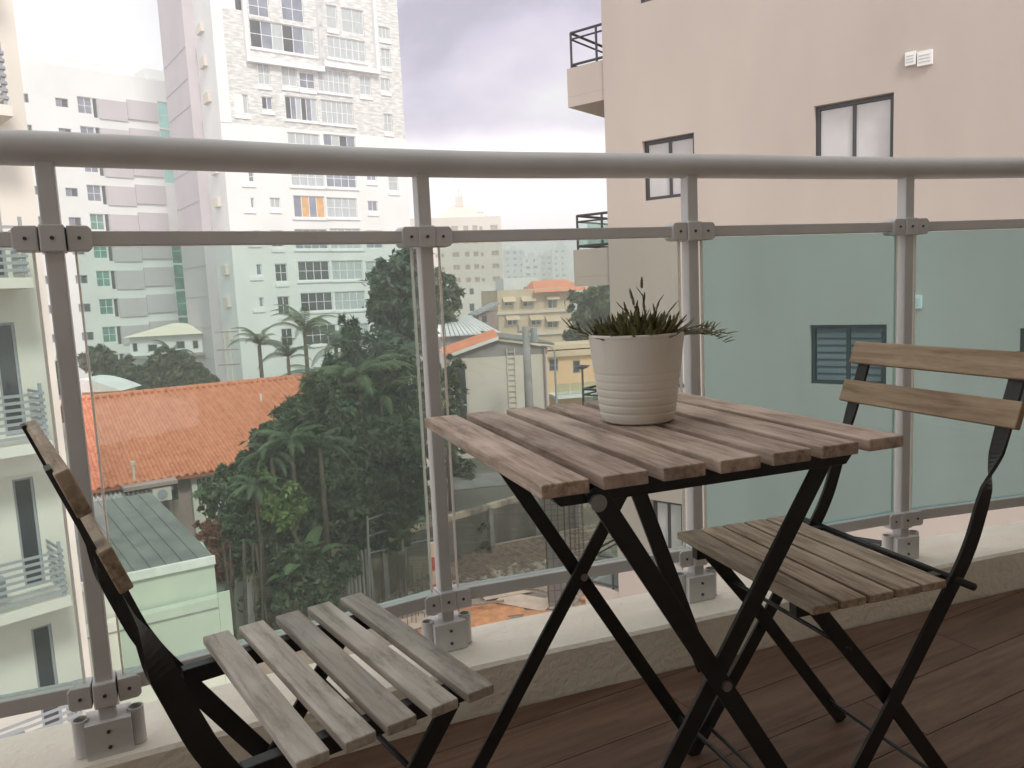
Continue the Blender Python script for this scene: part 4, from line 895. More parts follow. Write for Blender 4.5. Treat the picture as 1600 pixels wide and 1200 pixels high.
# ================================================================== ORANGE TILED HOUSE
EAVE = at(300, 742, 32); ra = R(33); ru = Vector((math.cos(ra), math.sin(ra), 0)); rn = Vector((-ru.y, ru.x, 0)); RP = R(13)
rs = (rn * math.cos(RP) + Vector((0, 0, math.sin(RP))))
pn = ru.cross(rs).normalized()
def roofpix(px, py):
    d = ray(px, py); o = Vector((0, 0, EYE)); t = (EAVE - o).dot(pn) / d.dot(pn); q = o + d * t - EAVE; return q.dot(ru), q.dot(rs)
HT = thing('orange_roofed_house', 'house under a broad orange terracotta tiled roof left of the dark trees', 'house', (EAVE.x, EAVE.y, GT), ra)
ridge = roofpix(400, 598)[1]; rl = roofpix(125, 735)[0]; rr_ = roofpix(640, 640)[0]
tw, tl = .33, .44; ncol = int((rr_ - rl) / tw) + 1; nrow = int(ridge / tl)
V = []; Fq = []
prof = [(0, -.10), (.05, .04), (.135, .11), (.22, .04), (.27, -.10)]
for i in range(ncol):
    hipcut = max(0, (2.6 - i * tw)) * .0
    for j in range(nrow + 1):
        k = len(V); lift = .035; jz = random.uniform(-.008, .008)
        for (x, h) in prof: V.append(EAVE + ru * (rl + i * tw + x) + rs * (j * tl) + pn * (h + lift + jz))
        for (x, h) in prof: V.append(EAVE + ru * (rl + i * tw + x * .94) + rs * ((j + 1) * tl) + pn * (h + jz))
        for q in range(4): Fq.append((k + q, k + q + 1, k + 5 + q + 1, k + 5 + q))
        b_ = len(V)
        for (x, h) in prof: V.append(EAVE + ru * (rl + i * tw + x) + rs * (j * tl) + pn * (h - .03 + jz))
        for q in range(4): Fq.append((b_ + q, b_ + q + 1, k + q + 1, k + q))
V = np.array([tuple(v) for v in V]); 
def set_tile_part(lo, hi, nm): pass
o = npobj('roof_tile', V, np.array(Fq), M['tile'], HT); o['kind'] = 'stuff'
mb = MB(); mb.par(EAVE + ru * rl - pn * .16 + rs * .05, ru * (rr_ - rl), rs * (ridge + .2), pn * .155); obj('roof', mb, M['tile'], HT)
rd = EAVE + rs * (ridge + .1)
mb = MB(); mb.prism([rd + ru * rl - pn * .15, rd + ru * rl + pn * .02, rd + ru * rl + rn * 9 - Vector((0, 0, 2.2))], ru * (rr_ - rl)); obj('rear_roof', mb, M['tile'], HT)
i = 0
while rl + i * .55 < rr_:
    p = rd + ru * (rl + i * .55) + pn * .08; mb = MB(); mb.tube([p, p + ru * .53], [.15, .135], 8); obj('ridge_tile', mb, M['tile'], HT); i += 1
HW = Fc.__new__(Fc); HW.o = EAVE + rn * .75; HW.u = ru; HW.n = rn; HW.ang = ra
ops = [HW.rect(226, 249, 757, 786), HW.rect(253, 278, 752, 783), HW.rect(306, 318, 745, 760), HW.rect(325, 336, 743, 756)]
ops = [o_ for o_ in ops]
wall(HW, HT, M['rose'], rl + .5, HW.pix(297, 760)[0], GT, EAVE.z - .02, ops[:2], depth=10)
wall(HW.shift(-.3), HT, M['cream'], HW.pix(297, 760)[0] + .02, rr_ - .5, GT, EAVE.z - .02, [HW.shift(-.3).rect(306, 333, 745, 768)], depth=10)
for rc in ops[:2]: window(HW, HT, rc, M['dkframe'], M['darkglass'], 1, 1, .06)
window(HW.shift(-.3), HT, HW.shift(-.3).rect(306, 333, 745, 768), M['whitefr'], M['darkglass'], 3, 2, .06)
# dropped flat porch roof with curved edge, gas unit and vent pipe
rcx = HW.pix(245, 735)
mb = MB(); HW.box(mb, HW.pix(185, 745)[0], HW.pix(268, 745)[0], EAVE.z - .10, EAVE.z + .04, -1.5, -.76); obj('porch_roof', mb, M['rose'], HT)
mb = MB(); q = HW.pix(243, 743); HW.box(mb, q[0] - .35, q[0] + .35, EAVE.z - .75, EAVE.z - .18, -1.4, -.9); ac = obj('air_conditioner', mb, M['beige'], HT)
mb = MB(); mb.tube([HW.p(q[0], EAVE.z - .47, -1.41), HW.p(q[0], EAVE.z - .47, -1.44)], .2, 16); obj('fan', mb, M['grey'], ac)
p = EAVE + ru * roofpix(203, 735)[0] + rs * .1; mb = MB(); mb.tube([p, p + Vector((0, 0, .75))], .05, 8); mb.tube([p + Vector((0, 0, .75)), p + Vector((0, 0, .9))], .10, 8); obj('vent_pipe', mb, M['beige'], HT)
a_, b_ = roofpix(408, 626); p = EAVE + ru * a_ + rs * b_; mb = MB(); mb.tube([p, p + Vector((0, 0, .38))], .06, 8); obj('vent_pipe', mb, M['white'], HT)

# ================================================================== SHED with dark metal roof and pale green wall (near left)
SE_ = at(335, 872, 22); sa = R(31); su = Vector((math.cos(sa), math.sin(sa), 0)); sn = Vector((-su.y, su.x, 0)); SP = R(9); sup = sn * math.cos(SP) + Vector((0, 0, math.sin(SP))); spn = su.cross(sup).normalized()
G = thing('green_walled_outbuilding', 'pale green walled outbuilding with dark grey ribbed metal roof behind the near left chair', 'building', (SE_.x, SE_.y, GT), sa)
SFc = Fc.__new__(Fc); SFc.o = SE_ - Vector((0, 0, 0)); SFc.u = su; SFc.n = sn; SFc.ang = sa
aL = SFc.pix(115, 925)[0]
def shedpix(px, py):
    d = ray(px, py); o = Vector((0, 0, EYE)); t = (SE_ - o).dot(spn) / d.dot(spn); q = o + d * t - SE_; return q.dot(su), q.dot(sup)
_a, _b = shedpix(237, 772); _v = su * _a + sup * _b; dr = _v.length; sup = _v.normalized(); spn = su.cross(sup).normalized(); SFd = Vector((sup.x, sup.y, 0)); nsh = int(-aL / .42) + 1
for i in range(nsh):
    a = -i * .42
    m_ = MB(); m_.par(SE_ + su * (a - .41) + spn * .03, su * .40, sup * dr, spn * .03); obj('roof_sheet', m_, M['sheet'], G)
    m_ = MB(); m_.par(SE_ + su * (a - .435) + spn * .032, su * .045, sup * dr, spn * .06); obj('roof_rib', m_, M['sheet'], G)
mb = MB(); SFc.box(mb, aL, 0, SE_.z - .14, SE_.z + .10, -.14, -.002); obj('gutter', mb, M['gutter'], G)
rc = (aL + 1, aL + 1.8, GT + .5, GT + 1.5)
wall(SFc, G, M['palegreen'], aL, -.02, GT, SE_.z - .02, [rc], depth=2.0, reveal=.1); window(SFc, G, rc, M['grey'], M['darkglass'], 1, 1)
mb = MB(); mb.prism([SE_ + SFd * .05 - Vector((0, 0, .02)), SE_ + SFd * dr * .98 - Vector((0, 0, .02)), SE_ + sup * dr * .98 - Vector((0, 0, .0))], su * aL); obj('gable', mb, M['palegreen'], G)
# lower forward wall with cap
z2 = SFc.pix(350, 928)[1]; S2 = SFc.shift(-.55)
mb = MB(); S2.box(mb, aL, S2.pix(357, 960)[0], GP, S2.pix(350, 932)[1], 0, .35); obj('lower_wall', mb, M['palegreen'], G)
mb = MB(); s_ = S2.pix(357, 960)[0]; S2.box(mb, s_ - .25, s_ + .08, GP, S2.pix(350, 930)[1] + .12, -.06, -.002); obj('corner_pier', mb, M['palegreen'], G)
mb = MB(); S2.box(mb, aL, s_ - .26, S2.pix(350, 932)[1] - .30, S2.pix(350, 932)[1] - .26, -.03, -.001); obj('drip_ledge', mb, M['concg'], G)
# white corrugated roof piece behind
C_ = at(150, 781, 30); G = thing('white_corrugated_lean_to', 'white corrugated metal lean to roof between the dark metal roof and the orange tiles', 'roof', (C_.x, C_.y, GT), sa)
for i in range(26):
    a = -1.2 + i * .16
    m_ = MB(); q = C_ + su * a; m_.tube([q + Vector((0, 0, .0)), q + sn * 3.2 + Vector((0, 0, .62))], .055, 6); obj('corrugation', m_, M['sheetw'], G)
mb = MB(); mb.par(C_ + su * -1.25 + Vector((0, 0, -.08)), su * 4.1, sn * 3.2 + Vector((0, 0, .62)), (0, 0, .05)); obj('roof_sheet', mb, M['sheetw'], G)
for (a, d) in ((-1.1, .1), (2.7, .1), (-1.1, 3), (2.7, 3)):
    q = C_ + su * a + sn * d; mb = MB(); mb.box(q.x - .05, q.x + .05, q.y - .05, q.y + .05, GT, C_.z - .08 + d * .18); obj('leg', mb, M['concg'], G)

# ================================================================== SMALL WHITE HOUSE with cream roof
WH = Fc(255, 540, 72, R(14)); G = thing('small_white_house', 'small white house with pale cream hipped roof before the striped block', 'house', (WH.o.x, WH.o.y, GT), WH.ang)
ops = [WH.rect(*r_) for r_ in ((207, 215, 536, 550), (231, 246, 538, 549), (275, 289, 533, 545), (301, 310, 532, 545))]
a, b = WH.pix(203, 540)[0], WH.pix(330, 540)[0]; zt = WH.pix(255, 524)[1]
wall(WH, G, M['white'], a, b, GT, zt, ops, depth=8)
for rc in ops: window(WH, G, rc, M['grey'], M['darkglass'], 1, 1, .06)
mb = MB(); bs = [WH.p(a - .5, zt, -.6), WH.p(b + .5, zt, -.6), WH.p(b + .5, zt, 8), WH.p(a - .5, zt, 8)]; pk = [WH.p(a + 3.2, zt + 1.0, 4), WH.p(b - 3, zt + 1.0, 4)]
mb.add(bs + pk, [(0, 1, 5, 4), (1, 2, 5), (2, 3, 4, 5), (3, 0, 4), (0, 3, 2, 1)]); obj('roof', mb, M['yellowroof'], G)
mb = MB(); z_ = WH.pix(255, 558)[1]; WH.box(mb, a, b, z_, z_ + .25, -.8, -.002); obj('ledge', mb, M['concg'], G)
# white canopy roof with tan wall, just right of the first post
C_ = at(152, 612, 44); G = thing('white_domed_kiosk', 'small tan kiosk with a curved white roof behind the leftmost post', 'kiosk', (C_.x, C_.y, GT))
mb = MB(); mb.box(C_.x - .9, C_.x + 1.2, C_.y, C_.y + 2, GT, C_.z); obj('wall', mb, M['tan'], G)
mb = MB(); n_ = 8; poly = [(C_.x - 1.0 + 2.5 * i / n_, C_.y - .3, C_.z + .02 + .75 * math.cos(math.pi / 2 * i / n_)) for i in range(n_ + 1)] + [(C_.x - 1.0, C_.y - .3, C_.z + .02)]
mb.prism(poly, (0, 2.6, 0)); obj('roof', mb, M['sheetw'], G)

# ================================================================== BUILDING SITE things
ORD = ['leftmost', 'second', 'third', 'fourth', 'fifth', 'sixth', 'rightmost']
def pole(a, b, r, m, name, label, cat, group=None):
    o = obj(name, MB().tube([a, b], r, 8), m); return tag(o, label, cat, group)
# metal pipe fence on the wall
fa, fb = at(574, 880, 29.5), at(716, 790, 34); 
G = thing('pipe_scaffold', 'grey pipe scaffold railing standing in front of the retaining wall', 'scaffold', (fa.x, fa.y, GP))
for t, y0, y1 in ((0, 806, 900), (.5, 796, 905), (1.0, 770, 890)):
    q = fa.lerp(fb, t); Y = q.y; px = 574 + 118 * t
    m_ = MB(); m_.tube([at(px, y0, Y), Vector((at(px, y1, Y).x, Y, GP))], .045, 8); obj('upright', m_, M['concg'], G)
for (ya, yb) in ((812, 772), (838, 800), (865, 838)):
    m_ = MB(); m_.tube([at(574, ya, fa.y), at(692, yb, fb.y)], .032, 8); obj('pipe', m_, M['concg'], G)
# formwork fence of vertical bars, left
for i in range(7):
    x = 540 + i * 6.2; Y = 28.6 + i * .2; a = at(x, 868 - i * 2.0, Y)
    pole(a, (a.x, a.y, GP), .05 if i else .09, M['concg'], 'fence_post', ORD[i] + ' grey upright bar in the close row above the near left chair seat', 'bar', 'row of upright bars before the retaining wall')
a = at(676, 848, 30.5); G = thing('marker_post', 'white and red painted post beside the second railing post', 'post', (a.x, a.y, GP))
zt = a.z; zb = GP; n_ = 5
for i in range(n_):
    z1, z2 = zb + (zt - zb) * i / n_, zb + (zt - zb) * (i + 1) / n_; mb = MB(); mb.box(a.x - .13, a.x + .13, a.y - .13, a.y + .13, z1, z2); obj('painted_band', mb, M['red'] if i % 2 else M['ply2'], G)
# rebar columns
def rebar(px, pyb, Y, h, w, label, conc):
    c = at(px, pyb, Y); G = thing('rebar_column', label, 'column', (c.x, c.y, GP))
    if conc: mb = MB(); mb.box(c.x - w, c.x + w, c.y - w, c.y + w, GP, GP + conc); obj('concrete_core', mb, M['concg'], G, bevel=.02)
    for i in range(4):
        for j in range(4):
            if 0 < i < 3 and 0 < j < 3: continue
            x, y = c.x - w * 1.08 + i * w * .72, c.y - w * 1.08 + j * w * .72
            mb = MB(); mb.tube([(x, y, GP), (x + random.uniform(-.03, .03), y, GP + h * random.uniform(.94, 1.04))], .012, 5); obj('bar', mb, M['rust'], G)
    z = GP + .3
    while z < GP + h - .2:
        mb = MB(); e_ = w * 1.12; mb.tube([(c.x - e_, c.y - e_, z), (c.x + e_, c.y - e_, z), (c.x + e_, c.y + e_, z), (c.x - e_, c.y + e_, z), (c.x - e_, c.y - e_, z)], .01, 4); obj('tie', mb, M['rust'], G); z += .45
rebar(872, 945, 30.5, 5.6, .36, 'half cast concrete column caged in rebar seen through the table legs', 2.9)
rebar(905, 942, 31.5, 5.2, .25, 'bare rebar cage just right of the half cast column', 0)
for i in range(26):
    x = random.uniform(590, 720); Y = random.uniform(29, 31); b = at(x, 905, Y); h = random.uniform(.7, 2.2)
    pole((b.x, b.y, GP), (b.x + random.uniform(-.06, .06), b.y, GP + h), .014, M['rust'], 'rebar_rod', 'thin rusty starter bar sticking up before the retaining wall', 'rebar', 'starter bars before the retaining wall')
# plywood sheets
sheets = [(760, 955, .0, 3.0, 1.6, 12, 'ply'), (820, 940, .05, 2.3, 1.15, -28, 'ply2'), (735, 975, .03, 3.0, 1.5, 30, 'ply'), (900, 940, .02, 2.4, 1.2, 5, 'ply2'), (930, 930, .06, 1.6, .9, 60, 'ply'), (790, 925, .09, 2.2, 1.0, 20, 'ply2'), (700, 935, .02, 1.8, 1.0, 25, 'ply'), (700, 990, .04, 2.2, 1.2, 10, 'ply'), (860, 965, .03, 2.2, 1.2, -10, 'ply'), (640, 975, .03, 2.0, 1.1, 33, 'ply2'), (955, 950, .05, 2.4, 1.2, -5, 'ply')]
labs = ['orange plywood sheet lying flat at the left of the site floor', 'pale plywood sheet lying askew over the orange ones', 'orange plywood sheet turned diagonally beside the second railing post', 'pale plywood sheet below the rebar columns', 'small orange plywood sheet at the right end of the pile', 'pale plywood sheet furthest back on the site floor', 'orange plywood sheet tucked behind the second railing post', 'orange plywood sheet nearest the balcony ledge', 'orange plywood sheet in the middle of the pile', 'pale sheet glimpsed between the left chair slats', 'orange plywood sheet beside the pink wall foot']
for (px, py, dz, a, b, r_, mm), lb in zip(sheets, labs):
    c = onz(px, py, GP + dz); mb = MB(); mb.box(-a / 2, a / 2, -b / 2, b / 2, 0, .02); o = obj('plywood_sheet', mb, M[mm]); o.location = (c.x, c.y, GP + dz + .005); o.rotation_euler = (random.uniform(-.03, .03), random.uniform(-.02, .02), R(r_)); tag(o, lb, 'plywood sheet', 'plywood sheets on the site floor')
for k, (px, py, r_, L0) in enumerate(((850, 925, -38, 3.2), (872, 930, -36, 3.2), (800, 915, -32, 2.8), (700, 950, 20, 1.6), (735, 948, 25, 1.4), (760, 945, 12, 1.5), (905, 935, 70, 1.8))):
    c = onz(px, py, GP + .15); mb = MB(); mb.box(-L0 / 2, L0 / 2, -.045, .045, 0, .09); o = obj('timber_beam', mb, M['wood_tan']); o.location = (c.x, c.y, GP + .13 + .01 * k); o.rotation_euler = (0, 0, R(r_)); tag(o, 'loose brown timber batten lying on the plywood sheets', 'timber', 'timber battens on the plywood')
# rubble bank and stacked rebar below the wall
rb = []; Vv = []; Ff = []
r2 = random.Random(5)
for i in range(1500):
    px, py = r2.uniform(520, 960), 0; t = r2.random(); py = 955 - (px - 520) * .17 - t * 40
    c = onz(px, py, GP); s = r2.uniform(.05, .22); k = len(Vv); 
    for dx, dy, dz in ((-1, -1, 0), (1, -1, 0), (1, 1, 0), (-1, 1, 0), (-.7, -.6, 1), (.8, -.7, .8), (.6, .8, 1.1), (-.8, .6, .7)):
        Vv.append((c.x + dx * s * r2.uniform(.6, 1.3), c.y + dy * s * r2.uniform(.6, 1.3), GP - .02 + max(0, dz) * s * r2.uniform(.6, 1.2) + t * .5))
    Ff += [(k, k + 3, k + 2, k + 1), (k + 4, k + 5, k + 6, k + 7), (k, k + 1, k + 5, k + 4), (k + 1, k + 2, k + 6, k + 5), (k + 2, k + 3, k + 7, k + 6), (k + 3, k, k + 4, k + 7)]
o = npobj('rubble', np.array(Vv), np.array(Ff), M['stones']); o['kind'] = 'stuff'; tag(o, 'broken rubble and stones along the foot of the retaining wall', 'rubble')
mb = MB(); c1_, c2_ = onz(600, 945, GP), onz(980, 872, GP); nr = Vector((0, 1.1, 0))
mb.prism([c1_, c2_, c2_ + Vector((.9, 3.2, 1.0)), c1_ + Vector((-.8, 2.6, .8))], (0, 0, -.6)); o = obj('rubble_bank', mb, M['dirt']); o['kind'] = 'structure'
for i in range(26):
    t = i / 25; a = c1_.lerp(c1_ + Vector((-.8, 2.6, .8)), t * .9) + Vector((.4, 0, .06)); b = c2_.lerp(c2_ + Vector((.9, 3.2, 1.0)), t * .9) + Vector((-.6, 0, .06))
    m_ = a.lerp(b, r2.uniform(.75, .98)); a2 = a.lerp(b, r2.uniform(0, .15))
    pole(a2, m_, .03, M['rodrust'], 'steel_rod', 'long rusty steel rod lying on the rubble bank', 'steel rod', 'steel rods laid along the rubble bank')
# terrace things behind the wall: grey shed roof under the table edge
GF = Fc(745, 765, 40, R(12)); G = thing('low_grey_roof_shed', 'low shed with a pale lichened roof slab behind the retaining wall under the table', 'shed', (GF.o.x, GF.o.y, GT), GF.ang)
a, b = GF.pix(710, 770)[0], GF.pix(940, 770)[0]; z1 = GF.pix(745, 768)[1]
rc = (a + 1, a + 1.6, GT + .2, z1 - .25) if z1 - GT > 1 else (a + 1, a + 1.5, z1 - .6, z1 - .25)
wall(GF, G, M['grey'], a, b, GT, z1, [rc], depth=3); window(GF, G, rc, M['grey'], M['darkglass'], 1, 1, .05)
mb = MB(); mb.par(GF.p(a - .2, z1 + .01, -.3), GF.u * (b - a), GF.n * 2.2 + Vector((0, 0, .4)), (0, 0, .08)); obj('roof', mb, M['concg'], G)

# ================================================================== VEGETATION
def leaf_cloud(blobs, n, size, m, name, parent=None, squash=.9, aspect=.42, seed=0, shell=.45, clump=.24, per=60, hang=.35):
    """clumps of leaves scattered through each blob; between clumps the crown stays open"""
    g = np.random.default_rng(seed); vol = np.array([b[3] ** 2 for b in blobs], float); vol /= vol.sum()
    nc = max(6, n // per); ci = g.choice(len(blobs), nc, p=vol); C = np.array([b[:3] for b in blobs])[ci]; rad = np.array([b[3] for b in blobs])[ci]
    d = g.normal(size=(nc, 3)); d /= np.linalg.norm(d, axis=1)[:, None]
    rr = rad * (shell + (1.12 - shell) * g.random(nc) ** .8); CC = C + d * rr[:, None] * np.array([1, 1, squash]); cr_ = rad * clump * g.uniform(.5, 1.5, nc)
    k = g.integers(0, nc, n); o = g.normal(size=(n, 3)); o *= np.array([1, 1, .65]); P = CC[k] + o * cr_[k][:, None] * .62
    P[:, 2] -= hang * cr_[k] * np.linalg.norm(o[:, :2], axis=1) ** 2 * .4
    nrm = d[k] * .5 + g.normal(scale=.55, size=(n, 3)) + np.array([0, 0, .45]); nrm /= np.linalg.norm(nrm, axis=1)[:, None]
    t = np.cross(nrm, g.normal(size=(n, 3))); t[:, 2] -= .35; t /= np.linalg.norm(t, axis=1)[:, None]; b = np.cross(nrm, t)
    s = (size * g.uniform(.55, 1.3, n))[:, None]
    V = np.stack([P - t * s, P - b * s * aspect + nrm * s * .12, P + t * s, P + b * s * aspect + nrm * s * .12], 1).reshape(-1, 3)
    return npobj(name, V, np.arange(4 * n).reshape(-1, 4), m, parent)
def tree(name, label, cat, base_px, Y, blobs, n, size, m, trunk_r=.18, group=None, bark='bark', gz=GT, seed=1, extra=None, **kw):
    """blobs in photo pixels (x, y, radius, depth offset) turned into metres at distance Y"""
    W3 = []
    for (x, y, r_, dy) in blobs:
        c = at(x, y, Y + dy); W3.append((c.x, c.y, c.z, r_ / F * (Y + dy)))
    b0 = at(base_px, 500, Y); T = thing(name, label, cat, (b0.x, b0.y, gz), 0, group)
    cz = sum(w[2] for w in W3) / len(W3); cx_ = sum(w[0] for w in W3) / len(W3); cy_ = sum(w[1] for w in W3) / len(W3)
    mid = Vector((b0.x * .6 + cx_ * .4, b0.y * .6 + cy_ * .4, gz + (cz - gz) * .55))
    mb = MB(); mb.tube([(b0.x, b0.y, gz - .1), (b0.x + .04, b0.y, gz + .6), tuple(mid), (cx_, cy_, cz)], [trunk_r * 1.3, trunk_r, trunk_r * .75, trunk_r * .35], 8); tr = obj('trunk', mb, M[bark], T, smooth=True)
    for (x, y, z, r_) in W3[:10]:
        mb = MB(); e_ = Vector((x, y, z)); h = mid.lerp(e_, .5) + Vector((0, 0, -.1 * r_)); mb.tube([mid, h, e_ + Vector((0, 0, r_ * .2))], [trunk_r * .5, trunk_r * .35, trunk_r * .12], 6); obj('limb', mb, M[bark], tr)
    leaf_cloud(W3, int(n * 1.1), size * 1.25, m, 'crown', T, seed=seed, **kw)
    if extra: leaf_cloud(W3, extra[0], extra[1] * 1.2, extra[2], 'new_leaves', T, seed=seed + 50, shell=.85)
    return T
# palms
def frond_mesh(L0, droop, nl=22, w=.42, lw=.03):
    mb = MB(); pts = []; p = Vector((0, 0, 0)); d = Vector((1, 0, .75)).normalized()
    for i in range(nl + 1): pts.append(p.copy()); p = p + d * (L0 / nl); d = (d + Vector((0, 0, -droop / nl * (1 + i / nl)))).normalized()
    mb.tube(pts, [lw * .9 * (1 - .8 * i / nl) for i in range(nl + 1)], 4)
    for i in range(2, nl):
        t = i / nl; ll = w * math.sin(math.pi * (t * .85 + .12)) * L0 * .42; tg = (pts[i + 1] - pts[i]).normalized()
        for sg in (-1, 1):
            dv = (tg * .65 + Vector((0, sg, 0)) * .75 + Vector((0, 0, -.28))).normalized(); a = pts[i]; e_ = a + dv * ll + Vector((0, 0, -.22 * ll)); mdp = a + dv * ll * .55
            wv = tg * (L0 / nl * .30); mb.add([a - wv, a + wv, mdp + wv, mdp - wv], [(0, 1, 2, 3)]); mb.add([mdp - wv, mdp + wv, e_], [(0, 1, 2)])
    return mb
FR = {}
def palm(label, px, py, Y, n, L0, m, r0=.12, group=None, gz=GT, droop=1.5, seed=0, lean=0, cat='palm tree', elmax=1.0, name='palm_tree', bark='bark'):
    top = at(px, py, Y); g = random.Random(seed); T = thing(name, label, cat, (top.x + lean, top.y, gz), 0, group)
    mb = MB(); pts = [(top.x + lean, top.y, gz - .1), (top.x + lean * .4, top.y, (gz + top.z) / 2), tuple(top)]; mb.tube(pts, [r0 * 1.4, r0, r0 * .8], 10); obj('trunk', mb, M[bark], T, smooth=True)
    key = (round(L0, 2), round(droop, 2), m.name)
    if key not in FR:
        f = frond_mesh(L0, droop); me = bpy.data.meshes.new('frond'); me.from_pydata(f.v, [], f.f); me.materials.append(m); FR[key] = me
    for i in range(n):
        o = bpy.data.objects.new('frond', FR[key]); COL.objects.link(o); o.parent = T
        o.location = (top.x - (top.x + lean), 0, top.z - gz + g.uniform(-.05, .1)); s = g.uniform(.8, 1.12)
        o.rotation_euler = (g.uniform(-.3, .3), -g.uniform(-.35, elmax), 2 * math.pi * (i + g.uniform(-.3, .3)) / n); o.scale = (s, s, s)
    return T
def bigleaf_mesh(L0, w, droop=.9, n=8, stalk=.8):
    mb = MB(); p = Vector((0, 0, 0)); d = Vector((.25, 0, 1)).normalized(); pts = [p.copy()]; p = p + d * stalk; mb.tube([pts[0], p], [.035, .02], 5); L_ = []; R_ = []; Cn = []
    for i in range(n + 1):
        t = i / n; ww = w * math.sin(math.pi * min(1, .08 + .90 * t)) ** .6; L_.append(p + Vector((0, -ww, ww * .3))); R_.append(p + Vector((0, ww, ww * .3))); Cn.append(p.copy())
        p = p + d * (L0 / n); d = (d + Vector((droop / n, 0, -droop * .75 / n))).normalized()
    mb.add(L_ + Cn, [(i, i + 1, n + 1 + i + 1, n + 1 + i) for i in range(n)]); mb.add(Cn + R_, [(i, i + 1, n + 1 + i + 1, n + 1 + i) for i in range(n)])
    return mb
BL = {}
def banana(label, px, py, Y, n, L0, w, m, gz, cat='banana plant', name='banana_plant', seed=0, spread=.5, group=None, stalk=.9):
    g = random.Random(seed); b = at(px, py, Y); T = thing(name, label, cat, (b.x, b.y, gz), 0, group)
    key = (L0, w, m.name, stalk)
    if key not in BL:
        f = bigleaf_mesh(L0, w, stalk=stalk); me = bpy.data.meshes.new('leaf'); me.from_pydata(f.v, [], f.f); me.materials.append(m); BL[key] = me
    mb = MB(); mb.tube([(b.x, b.y, gz - .1), (b.x, b.y, b.z)], [.16, .1], 8); obj('stem', mb, M['barkl'], T)
    for i in range(n):
        o = bpy.data.objects.new('leaf', BL[key]); COL.objects.link(o); o.parent = T; o.location = (g.uniform(-.1, .1), g.uniform(-.1, .1), b.z - gz - g.uniform(0, .8)); s = g.uniform(.7, 1.15)
        o.rotation_euler = (0, g.uniform(-.1, spread), 2 * math.pi * i / n + g.uniform(-.4, .4)); o.scale = (s, s, s)
    return T
# big broadleaf tree beside the tower
tree('broadleaf_tree', 'tall dark broadleaf tree beside the white tower, behind the second post', 'tree', 655, 44, [(628, 418, 34, 0), (606, 440, 32, 1), (640, 455, 40, 0), (600, 478, 26, 0), (632, 500, 38, 1), (650, 440, 24, 0), (650, 500, 26, 0), (590, 452, 18, 0), (650, 402, 18, 0), (640, 540, 34, 0)], 15000, .20, M['leaf_blue'], .3, seed=3)
tree('broadleaf_tree', 'narrow dark tree seen in the gap between glass edge and second post', 'tree', 668, 40, [(660, 620, 26, 0), (668, 580, 20, 0), (655, 660, 24, 0), (672, 655, 20, 0), (664, 700, 24, 0)], 5000, .16, M['leaf_dark'], .2, seed=4, extra=(900, .14, M['leaf_light']))
tree('broadleaf_tree', 'grey green tree right of the second post below the beige block', 'tree', 690, 62, [(688, 440, 20, 0), (698, 468, 22, 0), (683, 490, 24, 0), (703, 448, 14, 0), (692, 515, 22, 0)], 5000, .26, M['leaf_mid'], .2, seed=5)
tree('broadleaf_tree', 'tree with yellow green shoots at the left end of the white workshop', 'tree', 700, 42, [(700, 570, 20, 0), (695, 610, 26, 0), (708, 640, 20, 0), (690, 650, 22, 0), (705, 690, 24, 0), (712, 740, 26, 0), (716, 790, 22, 0)], 6000, .16, M['leaf_dark'], .15, seed=6, extra=(700, .14, M['leaf_light']))
tree('round_tree', 'bushy mid green tree behind the potted plant', 'tree', 930, 72, [(915, 470, 26, 0), (940, 465, 28, 0), (925, 500, 30, 0), (955, 490, 26, 0), (905, 520, 20, 0), (945, 525, 30, 0), (970, 510, 24, 0)], 8000, .30, M['leaf_mid'], .25, seed=7)
# dark garden trees in the middle
tree('garden_tree', 'large dark tree overlapping the right end of the orange tiled roof', 'tree', 470, 30.5, [(500, 620, 34, 1), (470, 655, 40, 1), (520, 660, 44, 1), (430, 690, 34, 0), (480, 705, 50, 0), (540, 700, 44, 1), (405, 735, 34, 0), (455, 750, 46, 0), (520, 750, 50, 0), (575, 690, 34, 1), (580, 740, 40, 1), (490, 790, 46, 0), (550, 790, 44, 0)], 26000, .15, M['leaf_dark'], .28, seed=8, extra=(2500, .13, M['leaf_mid']))
tree('garden_tree', 'tree with vines hanging over its trunks beside the pale green wall', 'tree', 395, 28.5, [(365, 780, 26, 0), (395, 770, 34, 0), (380, 810, 36, 0), (415, 820, 40, 0), (370, 850, 34, 0), (405, 865, 36, 0), (440, 850, 34, 0), (355, 900, 22, 0), (385, 930, 26, 0), (420, 930, 28, 0), (400, 975, 30, 0)], 15000, .12, M['leaf_dark'], .2, seed=9, extra=(1800, .10, M['leaf_mid']))
tree('garden_tree', 'small bright green tree in front of the dark trees', 'tree', 445, 27.5, [(440, 775, 26, 0), (465, 785, 20, 0), (425, 795, 20, 0), (450, 800, 22, 0), (418, 745, 14, 0)], 2600, .13, M['leaf_light'], .1, seed=10)
tree('red_leaf_shrub', 'shrub with reddish brown leaves between the outbuilding and the dark trees', 'shrub', 325, 27.5, [(322, 835, 18, 0), (335, 860, 20, 0), (345, 885, 18, 0), (318, 825, 12, 0)], 2600, .10, M['leaf_red'], .06, seed=11)
tree('round_tree', 'thin grey green shrub before the house wall with white window', 'shrub', 335, 29.5, [(335, 770, 22, 0), (350, 745, 24, 0), (325, 800, 16, 0), (365, 760, 20, 0)], 2600, .11, M['leaf_mid'], .08, seed=12, shell=.2)
